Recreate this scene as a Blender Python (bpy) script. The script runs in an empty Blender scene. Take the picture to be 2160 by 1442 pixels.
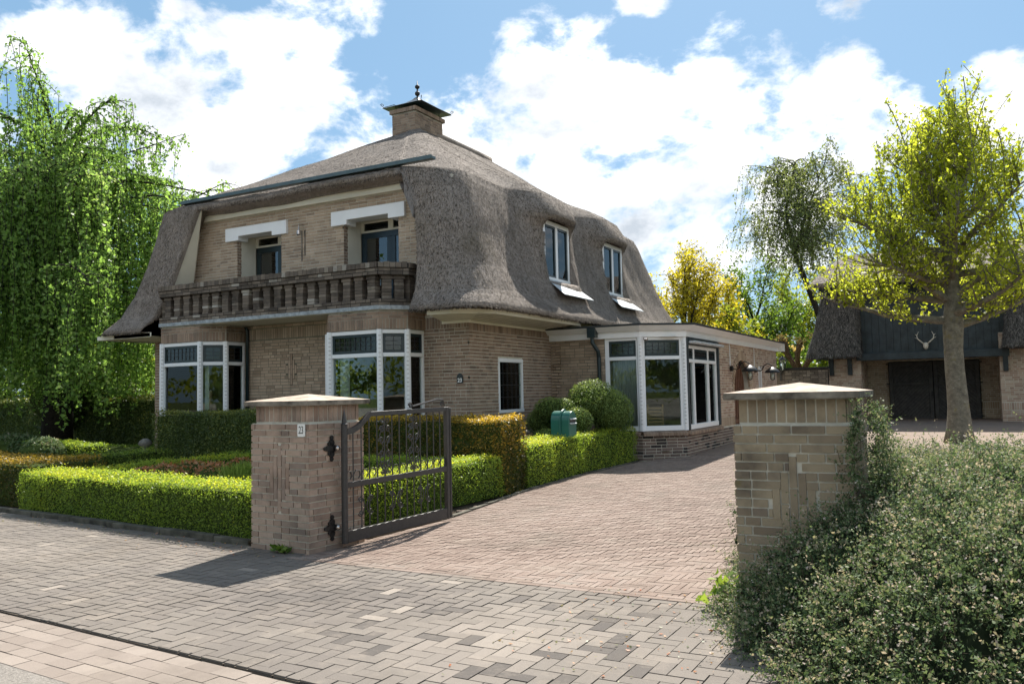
import bpy, bmesh, math, random
import numpy as np
from mathutils import Vector, Matrix

random.seed(23)
rng = np.random.default_rng(23)
R = math.radians
S = bpy.context.scene
COL = S.collection

# ------------------------------------------------------------------ camera
F_PX, CX, CY = 1753.4, 1080.0, 721.0
EYE = 1.51
yaw, pitch, roll = R(28.756), R(3.519), R(-1.1856)
FW = Vector((-math.sin(yaw)*math.cos(pitch), math.cos(yaw)*math.cos(pitch), math.sin(pitch)))
R0 = Vector((math.cos(yaw), math.sin(yaw), 0)); U0 = R0.cross(FW)
RT = R0*math.cos(roll) + U0*math.sin(roll)
UP = -R0*math.sin(roll) + U0*math.cos(roll)
cam = bpy.data.objects.new('camera', bpy.data.cameras.new('camera'))
COL.objects.link(cam)
M = Matrix.Identity(4)
for i in range(3):
    M[i][0], M[i][1], M[i][2] = RT[i], UP[i], -FW[i]
M[0][3], M[1][3], M[2][3] = 0, 0, EYE
cam.matrix_world = M
cam.data.sensor_width = 36
cam.data.lens = F_PX/2160*36
cam.data.clip_start = 0.05
cam.data.clip_end = 3000
S.camera = cam
CAMV = np.array([0, 0, EYE]); FWn, RTn, UPn = (np.array(v) for v in (FW, RT, UP))

def depth_of(p):            # distance along the view axis and pixel (only used to rank sizes)
    v = np.asarray(p, float) - CAMV
    z = v @ FWn
    return z, CX + F_PX*(v @ RTn)/max(z, .01), CY - F_PX*(v @ UPn)/max(z, .01)

def pix_dir(x, y):
    return FWn + RTn*((x-CX)/F_PX) - UPn*((y-CY)/F_PX)

# ------------------------------------------------------------------ world, sun, exposure
SUN_TO = Vector((-0.134, 0.649, 0.75)).normalized()      # towards the sun
sun_el = math.asin(SUN_TO.z)
W = bpy.data.worlds.new('World'); S.world = W; W.use_nodes = True
wn = W.node_tree; wn.nodes.clear()
def WN(t, **k):
    n = wn.nodes.new(t)
    for a, b in k.items(): setattr(n, a, b)
    return n
def wl(a, b): wn.links.new(a, b)
out = WN('ShaderNodeOutputWorld'); bg = WN('ShaderNodeBackground'); bg.inputs['Strength'].default_value = 0.15
wl(bg.outputs[0], out.inputs[0])
sky = WN('ShaderNodeTexSky', sky_type='NISHITA')
sky.sun_disc = False
sky.sun_elevation = sun_el
sky.sun_rotation = math.atan2(SUN_TO.x, SUN_TO.y)
sky.air_density = 1.0; sky.dust_density = 0.6; sky.ozone_density = 1.6
tc = WN('ShaderNodeTexCoord')
def wmath(op, a, b=None, c=None, clamp=False):
    n = WN('ShaderNodeMath', operation=op); n.use_clamp = clamp
    for i, v in enumerate((a, b, c)):
        if v is None: continue
        if isinstance(v, (int, float)): n.inputs[i].default_value = v
        else: wl(v, n.inputs[i])
    return n.outputs[0]
def wnoise(scale, detail, rough, off=(0, 0, 0), dist=0.0, sc=(1, 1, 1.6)):
    mp = WN('ShaderNodeMapping'); mp.inputs['Location'].default_value = off; mp.inputs['Scale'].default_value = sc
    wl(tc.outputs['Generated'], mp.inputs[0])
    n = WN('ShaderNodeTexNoise'); n.inputs['Scale'].default_value = scale; n.inputs['Detail'].default_value = detail
    n.inputs['Roughness'].default_value = rough; n.inputs['Distortion'].default_value = dist
    wl(mp.outputs[0], n.inputs['Vector']); return n.outputs['Fac']
# clouds: where the banks of cumulus stand (direction, angular radius), plus scattered ones all round
banks = [((110, 105), 3.0), ((200, 130), 3.6), ((320, 160), 4.6), ((440, 190), 5.0), ((560, 150), 5.2), ((680, 235), 4.6), ((270, 245), 4.4), ((500, 285), 4.6), ((760, 290), 3.2), ((620, 45), 4.2), ((700, 25), 3.0), ((380, 60), 2.2),
         ((1010, 250), 4.2), ((1110, 210), 4.8), ((1250, 260), 5.4), ((1380, 300), 5.8), ((1500, 250), 5.0), ((1600, 290), 5.4), ((1720, 270), 4.6), ((1080, 350), 4.6), ((1200, 420), 5.0),
         ((1350, 430), 5.2), ((1500, 400), 5.4), ((1640, 400), 4.6), ((980, 330), 3.2), ((520, 335), 2.6), ((1860, 260), 3.0), ((2130, 230), 3.6), ((1370, -30), 2.0), ((1800, -50), 2.4), ((1480, 520), 4.0), ((1700, 480), 3.4),
         ((-250, 120), 6.0), ((-600, 350), 6.0), ((2420, 300), 6.0), ((2800, 150), 6.0), ((-100, 330), 4.0)]
extra = []
for _k in range(26):                                    # banks over the rest of the sky; more unseen ones added for fill light
    _z = 0.12+0.80*((_k*0.618) % 1); _a = _k*2.399+0.9; _r = math.sqrt(1-_z*_z); _d = (_r*math.cos(_a), _r*math.sin(_a), _z)
    if Vector(_d).dot(FW) < 0.70: extra.append((_d, 13+6*((_k*0.37) % 1)))
acc = None
def add_bank(d, rad):
    global acc
    dv = WN('ShaderNodeVectorMath', operation='DOT_PRODUCT')
    wl(tc.outputs['Generated'], dv.inputs[0]); dv.inputs[1].default_value = d
    k = 1-math.cos(R(rad))
    v = wmath('MULTIPLY_ADD', dv.outputs['Value'], 1.0/k, 1-1.0/k)     # 1 at the centre, 0 at the radius
    v = wmath('MAXIMUM', v, -1.0)
    acc = v if acc is None else wmath('SMOOTH_MAX', acc, v, 0.25)
for (px, py), rad in banks:
    d = pix_dir(px, py); d = d/np.linalg.norm(d); add_bank(tuple(d), rad)
for d, rad in extra:
    add_bank(tuple(Vector(d).normalized()), rad)
n1 = wnoise(10.5, 10.0, 0.60, (3.1, 1.7, 0.4), 0.15)
n2 = wnoise(2.6, 3.0, 0.5, (7.3, 2.1, 5.5))
billow = wmath('ADD', wmath('MULTIPLY', wmath('SUBTRACT', n1, 0.5), 5.0), wmath('MULTIPLY', wmath('SUBTRACT', n2, 0.5), 1.0))
dens = wmath('ADD', wmath('MULTIPLY', wmath('MINIMUM', acc, 0.75), 1.15), billow)
mr = WN('ShaderNodeMapRange', interpolation_type='SMOOTHSTEP'); wl(dens, mr.inputs[0])
mr.inputs[1].default_value = 0.02; mr.inputs[2].default_value = 0.95; mr.inputs[3].default_value = 0; mr.inputs[4].default_value = 1
# cloud shading: thick cores grey, edges towards the sun white
n3 = wnoise(7.0, 8.0, 0.58, (3.1, 1.74, 0.30), 0.2)
sh = WN('ShaderNodeMapRange'); wl(wmath('ADD', wmath('MULTIPLY', dens, 0.42), wmath('MULTIPLY', wmath('SUBTRACT', n3, 0.5), 3.6)), sh.inputs[0])
sh.inputs[1].default_value = -0.05; sh.inputs[2].default_value = 1.2
cr = WN('ShaderNodeMix', data_type='RGBA')
cr.inputs['A'].default_value = (2.05, 2.05, 2.06, 1); cr.inputs['B'].default_value = (0.84, 0.93, 1.04, 1)
wl(sh.outputs[0], cr.inputs['Factor'])
mixc = WN('ShaderNodeMix', data_type='RGBA')
skm = WN('ShaderNodeMix', data_type='RGBA', blend_type='MULTIPLY'); skm.inputs['Factor'].default_value = 1
wl(sky.outputs[0], skm.inputs['A']); skm.inputs['B'].default_value = (0.056, 0.06, 0.064, 1)
wl(mr.outputs[0], mixc.inputs['Factor']); ska = WN('ShaderNodeMix', data_type='RGBA', blend_type='ADD'); ska.inputs['Factor'].default_value = 1
wl(skm.outputs['Result'], ska.inputs['A']); ska.inputs['B'].default_value = (0.248, 0.455, 0.655, 1)      # constant blue added evenly over the sky to lift the fill light
wl(ska.outputs['Result'], mixc.inputs['A']); wl(cr.outputs['Result'], mixc.inputs['B'])
wl(mixc.outputs['Result'], bg.inputs['Color'])

sun = bpy.data.objects.new('sun', bpy.data.lights.new('sun', 'SUN'))
COL.objects.link(sun)
sun.data.energy = 2.0; sun.data.angle = R(0.53); sun.data.color = (1.0, 0.955, 0.87)
sun.rotation_euler = (-SUN_TO).to_track_quat('-Z', 'Y').to_euler()
sun.location = SUN_TO*60
vs = S.view_settings
vs.view_transform = 'Standard'; vs.look = 'None'; vs.gamma = 1; vs.use_curve_mapping = False
vs.exposure = 2.38

# ------------------------------------------------------------------ materials
MATS = {}
class NT:
    def __init__(s, name):
        s.m = bpy.data.materials.new(name); s.m.use_nodes = True
        s.t = s.m.node_tree; s.t.nodes.clear()
        s.o = s.n('ShaderNodeOutputMaterial')
    def n(s, ty, **k):
        x = s.t.nodes.new(ty)
        for a, b in k.items(): setattr(x, a, b)
        return x
    def l(s, a, b): s.t.links.new(a, b)
    def noise(s, scale, detail=4, rough=0.55, vec=None, dist=0, sc=None):
        x = s.n('ShaderNodeTexNoise'); x.inputs['Scale'].default_value = scale; x.inputs['Detail'].default_value = detail
        x.inputs['Roughness'].default_value = rough; x.inputs['Distortion'].default_value = dist
        if vec is None: vec = s.pos()
        if sc is not None:
            mp = s.n('ShaderNodeMapping'); mp.inputs['Scale'].default_value = sc; s.l(vec, mp.inputs[0]); vec = mp.outputs[0]
        s.l(vec, x.inputs['Vector']); return x.outputs['Fac']
    def pos(s):
        if not hasattr(s, '_p'): s._p = s.n('ShaderNodeNewGeometry')
        return s._p.outputs['Position']
    def ramp(s, fac, stops, interp='LINEAR'):
        r = s.n('ShaderNodeValToRGB'); e = r.color_ramp; e.interpolation = interp
        while len(e.elements) < len(stops): e.elements.new(0.5)
        for el, (p, c) in zip(e.elements, stops):
            el.position = p; el.color = (*c, 1) if len(c) == 3 else c
        s.l(fac, r.inputs[0]); return r.outputs[0]
    def mix(s, fac, a, b, blend='MIX'):
        x = s.n('ShaderNodeMix', data_type='RGBA', blend_type=blend)
        for k, v in (('Factor', fac), ('A', a), ('B', b)):
            if isinstance(v, (int, float)): x.inputs[k].default_value = v
            elif isinstance(v, tuple): x.inputs[k].default_value = (*v, 1)
            else: s.l(v, x.inputs[k])
        return x.outputs['Result']
    def math(s, op, a, b=0.0, clamp=False):
        x = s.n('ShaderNodeMath', operation=op); x.use_clamp = clamp
        for i, v in enumerate((a, b)):
            if isinstance(v, (int, float)): x.inputs[i].default_value = v
            else: s.l(v, x.inputs[i])
        return x.outputs[0]
    def attr(s, name='rnd'):
        return s.n('ShaderNodeAttribute', attribute_name=name).outputs['Fac']
    def objrnd(s):
        return s.n('ShaderNodeObjectInfo').outputs['Random']
    def bsdf(s, col, rough=0.7, spec=0.3, metal=0.0, bump=None, bdist=0.01, bstr=0.5):
        b = s.n('ShaderNodeBsdfPrincipled')
        if isinstance(col, tuple): b.inputs['Base Color'].default_value = (*col, 1)
        else: s.l(col, b.inputs['Base Color'])
        if isinstance(rough, (int, float)): b.inputs['Roughness'].default_value = rough
        else: s.l(rough, b.inputs['Roughness'])
        b.inputs['Specular IOR Level'].default_value = spec; b.inputs['Metallic'].default_value = metal
        if bump is not None:
            bp = s.n('ShaderNodeBump'); bp.inputs['Distance'].default_value = bdist; bp.inputs['Strength'].default_value = bstr
            s.l(bump, bp.inputs['Height']); s.l(bp.outputs[0], b.inputs['Normal'])
        return b.outputs[0]
    def done(s, sh, key=None):
        s.l(sh, s.o.inputs['Surface']); MATS[key or s.m.name] = s.m; return s.m

def brick_mat(name, stops, single, stain=0.35, stain_col=(0.035, 0.03, 0.028), moss=0.0):
    t = NT(name)
    r = t.objrnd() if single else t.attr()
    c = t.ramp(r, stops)
    sp = t.noise(55, 3, 0.7)
    c = t.mix(t.math('MULTIPLY', t.math('SUBTRACT', sp, 0.40), 0.8, True), c, (0.2, 0.15, 0.12))
    st = t.noise(2.3, 6, 0.68)
    st = t.math('MULTIPLY', t.math('SUBTRACT', st, 0.48, True), 5*stain, True)
    c = t.mix(st, c, stain_col)
    if moss:
        mo = t.math('MULTIPLY', t.math('SUBTRACT', t.noise(5.5, 5, 0.7), 0.60, True), 6*moss, True)
        c = t.mix(mo, c, (0.20, 0.16, 0.045))
    return t.done(t.bsdf(c, 0.85, 0.2, bump=t.noise(140, 4, 0.6), bdist=0.003, bstr=0.6))

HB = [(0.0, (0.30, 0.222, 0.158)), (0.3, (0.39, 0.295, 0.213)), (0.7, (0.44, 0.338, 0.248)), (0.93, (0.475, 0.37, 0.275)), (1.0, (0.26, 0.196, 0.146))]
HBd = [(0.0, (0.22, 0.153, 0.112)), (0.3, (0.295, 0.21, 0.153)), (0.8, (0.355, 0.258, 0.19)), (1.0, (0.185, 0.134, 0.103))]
PB = [(0.0, (0.27, 0.19, 0.145)), (0.3, (0.38, 0.277, 0.213)), (0.8, (0.44, 0.328, 0.255)), (1.0, (0.24, 0.183, 0.148))]
PBr = [(0.0, (0.205, 0.158, 0.11)), (0.3, (0.28, 0.222, 0.15)), (0.8, (0.335, 0.268, 0.18)), (1.0, (0.19, 0.148, 0.112))]
AB = [(0.0, (0.303, 0.199, 0.152)), (0.4, (0.454, 0.323, 0.248)), (0.8, (0.500, 0.406, 0.317)), (1.0, (0.261, 0.179, 0.138))]
PL = [(0.0, (0.034, 0.029, 0.031)), (0.13, (0.042, 0.036, 0.036)), (0.16, (0.180, 0.130, 0.110)), (0.7, (0.228, 0.168, 0.138)), (1.0, (0.144, 0.102, 0.090))]
BC = [(0.0, (0.085, 0.072, 0.06)), (0.35, (0.135, 0.112, 0.092)), (0.8, (0.185, 0.152, 0.122)), (0.95, (0.22, 0.19, 0.155)), (1.0, (0.38, 0.36, 0.32))]
for nm, st, kw in (('brick_house', HB, dict(stain=.25)), ('brick_house_dark', HBd, dict(stain=.35)), ('brick_pillar', PB, dict(stain=.45, moss=.25)),
                   ('brick_pillar_mossy', PBr, dict(stain=.55, moss=.5)), ('brick_annex', AB, dict(stain=.08)), ('brick_plinth', PL, dict(stain=.2)),
                   ('brick_balcony', BC, dict(stain=.6, stain_col=(.012, .011, .010)))):
    brick_mat(nm, st, False, **kw); brick_mat(nm+'_one', st, True, **kw)

def plain(name, col, rough=0.6, spec=0.3, metal=0, var=0.12, scale=9, bump=None, bd=0.004):
    t = NT(name)
    n = t.noise(scale, 5, 0.6)
    dark = tuple(c*(1-2.2*var) for c in col); lite = tuple(min(1, c*(1+var)) for c in col)
    c = t.ramp(n, [(0.25, dark), (0.6, col), (0.85, lite)])
    return t.done(t.bsdf(c, rough, spec, metal, bump=t.noise(bump, 4) if bump else None, bdist=bd))
plain('mortar', (0.58, 0.545, 0.46), .9, .1, var=.14, scale=6, bump=60)
plain('mortar_olive', (0.21, 0.20, 0.15), .9, .1, var=.2, scale=6, bump=60)
plain('mortar_dark', (0.38, 0.35, 0.29), .9, .1, var=.25, scale=5, bump=60)
plain('mortar_black', (0.05, 0.045, 0.04), .9, .1, var=.3, scale=5, bump=60)
plain('white_paint', (0.80, 0.81, 0.82), .35, .45, var=.03, scale=3)
plain('cream_paint', (0.74, 0.70, 0.58), .5, .35, var=.06, scale=2.5)
plain('cream_wall', (0.66, 0.63, 0.53), .7, .2, var=.06, scale=2)
plain('soffit_board', (0.72, 0.69, 0.58), .55, .3, var=.06, scale=3)
plain('zinc', (0.55, 0.57, 0.58), .5, .4, .25, var=.2, scale=14)
plain('zinc_dull', (0.36, 0.39, 0.41), .5, .4, .3, var=.25, scale=14)
plain('dark_green_paint', (0.012, 0.026, 0.030), .3, .5, var=.1, scale=5)
plain('navy_paint', (0.012, 0.028, 0.042), .3, .5, var=.1, scale=5)
plain('gutter_paint', (0.075, 0.115, 0.125), .4, .5, .2, var=.15, scale=7)
plain('black_iron', (0.022, 0.021, 0.021), .42, .5, .3, var=.2, scale=25, bump=90, bd=.001)
plain('iron_gate', (0.058, 0.054, 0.052), .45, .5, .3, var=.15, scale=25, bump=90, bd=.001)
plain('black_board', (0.032, 0.044, 0.05), .6, .4, var=.3, scale=4)
plain('board_groove', (0.006, 0.007, 0.008), .8, .2)
plain('barn_door', (0.045, 0.041, 0.039), .55, .4, var=.35, scale=8)
plain('concrete_cap', (0.47, 0.37, 0.29), .85, .2, var=.25, scale=9, bump=40)
plain('concrete_edge', (0.235, 0.205, 0.165), .9, .2, var=.45, scale=6, bump=40)
plain('postbox_green', (0.018, 0.125, 0.095), .35, .5, var=.06, scale=6)
plain('enamel_white', (0.74, 0.73, 0.69), .25, .5, var=.04)
plain('enamel_black', (0.02, 0.025, 0.03), .25, .5, var=.05)
plain('ink_black', (0.012, 0.012, 0.012), .4, .4)
plain('letter_white', (0.82, 0.82, 0.80), .4, .4, var=.02)
plain('lead_came', (0.05, 0.05, 0.052), .5, .4, .5)
plain('curtain_white', (0.72, 0.72, 0.70), .9, .1, var=.06, scale=3)
plain('curtain_grey', (0.50, 0.49, 0.47), .9, .1, var=.1, scale=4)
plain('room_wall', (0.5, 0.46, 0.39), .9, .1)
plain('room_floor', (0.22, 0.16, 0.11), .7, .2)
plain('wood_chair', (0.42, 0.27, 0.13), .55, .3, var=.15, scale=20)
plain('wood_door', (0.16, 0.075, 0.045), .5, .3, var=.25, scale=12)
plain('bone', (0.60, 0.55, 0.46), .6, .3, var=.2, scale=20)
plain('skin', (0.56, 0.36, 0.27), .5, .3, var=.05)
plain('pink_cloth', (0.70, 0.45, 0.47), .9, .1, var=.15, scale=20)
plain('hair_blond', (0.40, 0.29, 0.15), .6, .3, var=.3, scale=60)
plain('kerb', (0.125, 0.115, 0.09), .9, .2, var=.4, scale=5, bump=60)
plain('soil', (0.075, 0.058, 0.042), .95, .1, var=.4, scale=7, bump=30, bd=.02)
plain('joint_sand', (0.105, 0.086, 0.068), .95, .1, var=.35, scale=12, bump=50)
plain('joint_drive', (0.20, 0.155, 0.128), .95, .1, var=.3, scale=12, bump=50)
plain('lichen', (0.4, 0.4, 0.36), .9)
plain('shrub_core', (0.022, 0.030, 0.015), .95, .05, var=.3)
plain('bark_grey', (0.085, 0.078, 0.06), .9, .15, var=.45, scale=16, bump=45, bd=.02)
plain('bark_dark', (0.035, 0.030, 0.024), .9, .15, var=.4, scale=20, bump=50, bd=.01)
plain('bark_pollard', (0.16, 0.10, 0.06), .9, .15, var=.4, scale=16, bump=50, bd=.01)
plain('twig', (0.09, 0.065, 0.045), .9, .15, var=.3, scale=30)
plain('hedge_core', (0.06, 0.085, 0.022), .95, .05, var=.3)
plain('stone_urn', (0.22, 0.20, 0.17), .9, .2, var=.3, scale=14)
plain('wall_black', (0.032, 0.032, 0.032), .85, .25, var=.3, scale=6, bump=30)
plain('steel', (0.55, 0.50, 0.46), .2, .5, .9)
plain('roof_felt', (0.045, 0.05, 0.052), .8, .2)

def leaf_mat(name, stops, trans=0.45, rough=0.45, spec=0.25, tint=(1.5, 1.45, 0.8)):
    t = NT(name)
    c = t.ramp(t.attr(), stops)
    p = t.bsdf(c, rough, spec)
    tr = t.n('ShaderNodeBsdfTranslucent')
    g = t.n('ShaderNodeMix', data_type='RGBA', blend_type='MULTIPLY'); g.inputs['Factor'].default_value = 1
    t.l(c, g.inputs['A']); g.inputs['B'].default_value = (*tint, 1); t.l(g.outputs['Result'], tr.inputs[0])
    m = t.n('ShaderNodeMixShader'); m.inputs[0].default_value = trans
    t.l(p, m.inputs[1]); t.l(tr.outputs[0], m.inputs[2])
    return t.done(m.outputs[0])
leaf_mat('leaf_beech', [(0, (0.102, 0.180, 0.048)), (0.45, (0.192, 0.312, 0.078)), (0.8, (0.282, 0.420, 0.120)), (1, (0.432, 0.500, 0.228))], .55, .45, .25, (1.35, 1.38, 0.85))
leaf_mat('leaf_plane', [(0, (0.17, 0.21, 0.022)), (0.45, (0.30, 0.35, 0.04)), (0.8, (0.42, 0.46, 0.065)), (1, (0.52, 0.54, 0.12))], .6)
leaf_mat('leaf_birch', [(0, (0.10, 0.125, 0.055)), (0.6, (0.16, 0.20, 0.085)), (1, (0.24, 0.28, 0.13))], .5)
leaf_mat('leaf_gold', [(0, (0.26, 0.215, 0.018)), (0.5, (0.42, 0.36, 0.03)), (1, (0.52, 0.46, 0.08))], .55)
leaf_mat('leaf_green', [(0, (0.060, 0.112, 0.024)), (0.5, (0.128, 0.210, 0.036)), (1, (0.225, 0.300, 0.060))], .45)
leaf_mat('leaf_lime', [(0, (0.150, 0.195, 0.024)), (0.5, (0.255, 0.307, 0.036)), (1, (0.375, 0.405, 0.060))], .5)
leaf_mat('leaf_box', [(0, (0.13, 0.20, 0.035)), (0.4, (0.215, 0.31, 0.05)), (0.75, (0.31, 0.40, 0.06)), (1, (0.50, 0.50, 0.05))], .5)
leaf_mat('leaf_box_dark', [(0, (0.062, 0.100, 0.022)), (0.5, (0.155, 0.240, 0.040)), (1, (0.365, 0.450, 0.068))], .35)
leaf_mat('leaf_yew', [(0, (0.037, 0.061, 0.023)), (0.5, (0.100, 0.138, 0.043)), (1, (0.284, 0.284, 0.061))], .25)
leaf_mat('leaf_yew_gold', [(0, (0.030, 0.036, 0.009)), (0.45, (0.098, 0.087, 0.018)), (0.75, (0.300, 0.188, 0.030)), (1, (0.550, 0.375, 0.053))], .35)
leaf_mat('leaf_cloud', [(0, (0.066, 0.112, 0.037)), (0.55, (0.160, 0.235, 0.066)), (1, (0.375, 0.450, 0.112))], .3)
leaf_mat('leaf_coton', [(0, (0.035, 0.065, 0.032)), (0.45, (0.10, 0.155, 0.068)), (0.7, (0.19, 0.235, 0.115)), (0.86, (0.34, 0.29, 0.21)), (1, (0.48, 0.40, 0.345))], .32, .6, .15, (1.3, 1.28, 0.92))
leaf_mat('leaf_peach', [(0, (0.450, 0.240, 0.090)), (0.5, (0.550, 0.405, 0.165)), (1, (0.550, 0.540, 0.270))], .45)
leaf_mat('leaf_red', [(0, (0.075, 0.112, 0.038)), (0.4, (0.210, 0.195, 0.075)), (0.7, (0.510, 0.180, 0.090)), (1, (0.550, 0.360, 0.225))], .4)
leaf_mat('leaf_grass', [(0, (0.090, 0.150, 0.030)), (0.5, (0.195, 0.285, 0.060)), (1, (0.360, 0.450, 0.120))], .4)
leaf_mat('leaf_house', [(0, (0.02, 0.05, 0.015)), (1, (0.05, 0.11, 0.03))], .3)
leaf_mat('petal_purple', [(0, (0.30, 0.08, 0.22)), (1, (0.50, 0.20, 0.40))], .3)

def glass_mat(name, refl_ior=1.9, tint=(0.82, 0.88, 0.86), rough=0.0):
    t = NT(name)
    tr = t.n('ShaderNodeBsdfTransparent'); tr.inputs[0].default_value = (*tint, 1)
    gl = t.n('ShaderNodeBsdfGlossy'); gl.inputs['Roughness'].default_value = rough; gl.inputs[0].default_value = (0.95, 0.97, 0.97, 1)
    fr = t.n('ShaderNodeFresnel'); fr.inputs[0].default_value = refl_ior
    m = t.n('ShaderNodeMixShader'); t.l(fr.outputs[0], m.inputs[0]); t.l(tr.outputs[0], m.inputs[1]); t.l(gl.outputs[0], m.inputs[2])
    return t.done(m.outputs[0])
glass_mat('glass', 1.5)
glass_mat('glass_leaded', 1.7, (0.42, 0.40, 0.26), 0.08)
glass_mat('glass_blue', 2.2, (0.5, 0.6, 0.7))

def thatch_mat(name, single=False, base=((0.062, 0.054, 0.048), (0.169, 0.144, 0.125), (0.294, 0.250, 0.219), (0.500, 0.431, 0.369))):
    t = NT(name)
    n = t.noise(34, 5, 0.75, sc=(1, 1, 0.35))
    n2 = t.math('ADD', t.math('MULTIPLY', t.noise(0.9, 5, 0.65), .5), t.math('MULTIPLY', t.noise(5.5, 4, 0.6, sc=(1, 1, .16)), .5))
    v = t.math('ADD', t.math('MULTIPLY', n, 0.6), t.math('MULTIPLY', n2, 0.4))
    if single: v = t.math('ADD', t.math('MULTIPLY', t.attr(), 0.62), t.math('MULTIPLY', n2, 0.38))
    c = t.ramp(v, [(0.2, base[0]), (0.42, base[1]), (0.58, base[2]), (0.8, base[3])])
    c = t.mix(t.math('MULTIPLY', t.math('SUBTRACT', t.noise(0.55, 5, 0.7), .54, True), 2.6, True), c, (0.13, 0.105, 0.07))
    return t.done(t.bsdf(c, 0.9, 0.12, bump=t.noise(60, 5, 0.75, sc=(1, 1, .4)), bdist=0.02, bstr=0.7))
thatch_mat('thatch'); thatch_mat('reed', True, ((0.034, 0.028, 0.024), (0.092, 0.075, 0.062), (0.165, 0.135, 0.11), (0.34, 0.28, 0.225)))
thatch_mat('thatch_old', False, ((.025, .024, .022), (.065, .06, .055), (.115, .105, .095), (.2, .18, .16)))
thatch_mat('reed_old', True, ((.025, .024, .022), (.065, .06, .055), (.12, .108, .098), (.24, .215, .19)))

def paver_mat(name, stops, single, spk=0.35):
    t = NT(name)
    c = t.ramp(t.n('ShaderNodeObjectInfo').outputs['Color'] if single else t.attr(), stops)
    sp = t.noise(160, 2, 0.8)
    c = t.mix(t.math('MULTIPLY', t.math('SUBTRACT', sp, 0.52, True), 4*spk, True), c, (0.035, 0.03, 0.028))
    sp2 = t.noise(190, 2, 0.8)
    c = t.mix(t.math('MULTIPLY', t.math('SUBTRACT', sp2, 0.60, True), 4*spk, True), c, (0.62, 0.56, 0.50))
    big = t.noise(1.1, 6, 0.7)
    c = t.mix(t.math('MULTIPLY', t.math('SUBTRACT', big, 0.48, True), 2.2, True), c, (0.125, 0.103, 0.082))
    dus = t.noise(2.7, 6, 0.75)
    c = t.mix(t.math('MULTIPLY', t.math('SUBTRACT', dus, 0.52, True), 2.4, True), c, (0.30, 0.25, 0.205))
    return t.done(t.bsdf(c, 0.88, 0.2, bump=t.noise(220, 3, 0.7), bdist=0.003, bstr=0.7))
PV = [(0.0, (0.092, 0.080, 0.072)), (0.3, (0.149, 0.128, 0.113)), (0.55, (0.180, 0.156, 0.135)), (0.75, (0.221, 0.189, 0.163)), (1.0, (0.280, 0.240, 0.204))]
GV = [(0.0, (0.214, 0.174, 0.147)), (0.5, (0.254, 0.209, 0.178)), (1.0, (0.294, 0.245, 0.209))]
DV = [(0.0, (0.174, 0.123, 0.100)), (0.5, (0.236, 0.176, 0.145)), (0.85, (0.267, 0.206, 0.174)), (1.0, (0.214, 0.176, 0.151))]
paver_mat('paver_grey', PV, False); paver_mat('paver_grey_one', PV, True)
paver_mat('gutter_beige', GV, False, .3); paver_mat('gutter_beige_one', GV, True, .3)
paver_mat('paver_pink', DV, False, .18); paver_mat('paver_pink_one', DV, True, .18)

# ------------------------------------------------------------------ geometry helpers
def ground_z(y):
    return min(max(0.0, 0.0172*(y-6.9)), 0.62)

def put(o, parent=None):
    COL.objects.link(o)
    if parent is not None: o.parent = parent
    return o

def empty(name, loc, label=None, cat=None, group=None):
    o = bpy.data.objects.new(name, None); o.empty_display_size = .2; o.location = loc; put(o)
    tag(o, label, cat, group); return o

def tag(o, label=None, cat=None, group=None, kind=None):
    if label: o['label'] = label
    if cat: o['category'] = cat
    if group: o['group'] = group
    if kind: o['kind'] = kind
    return o

def world_matrix(o):
    m = o.matrix_basis.copy()
    if o.parent is not None: m = world_matrix(o.parent) @ o.matrix_parent_inverse @ m
    return m
def world_to_parent(o, parent):      # meshes are written in world coordinates; keep them there under a moved parent
    if parent is not None: o.matrix_parent_inverse = world_matrix(parent).inverted()

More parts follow.
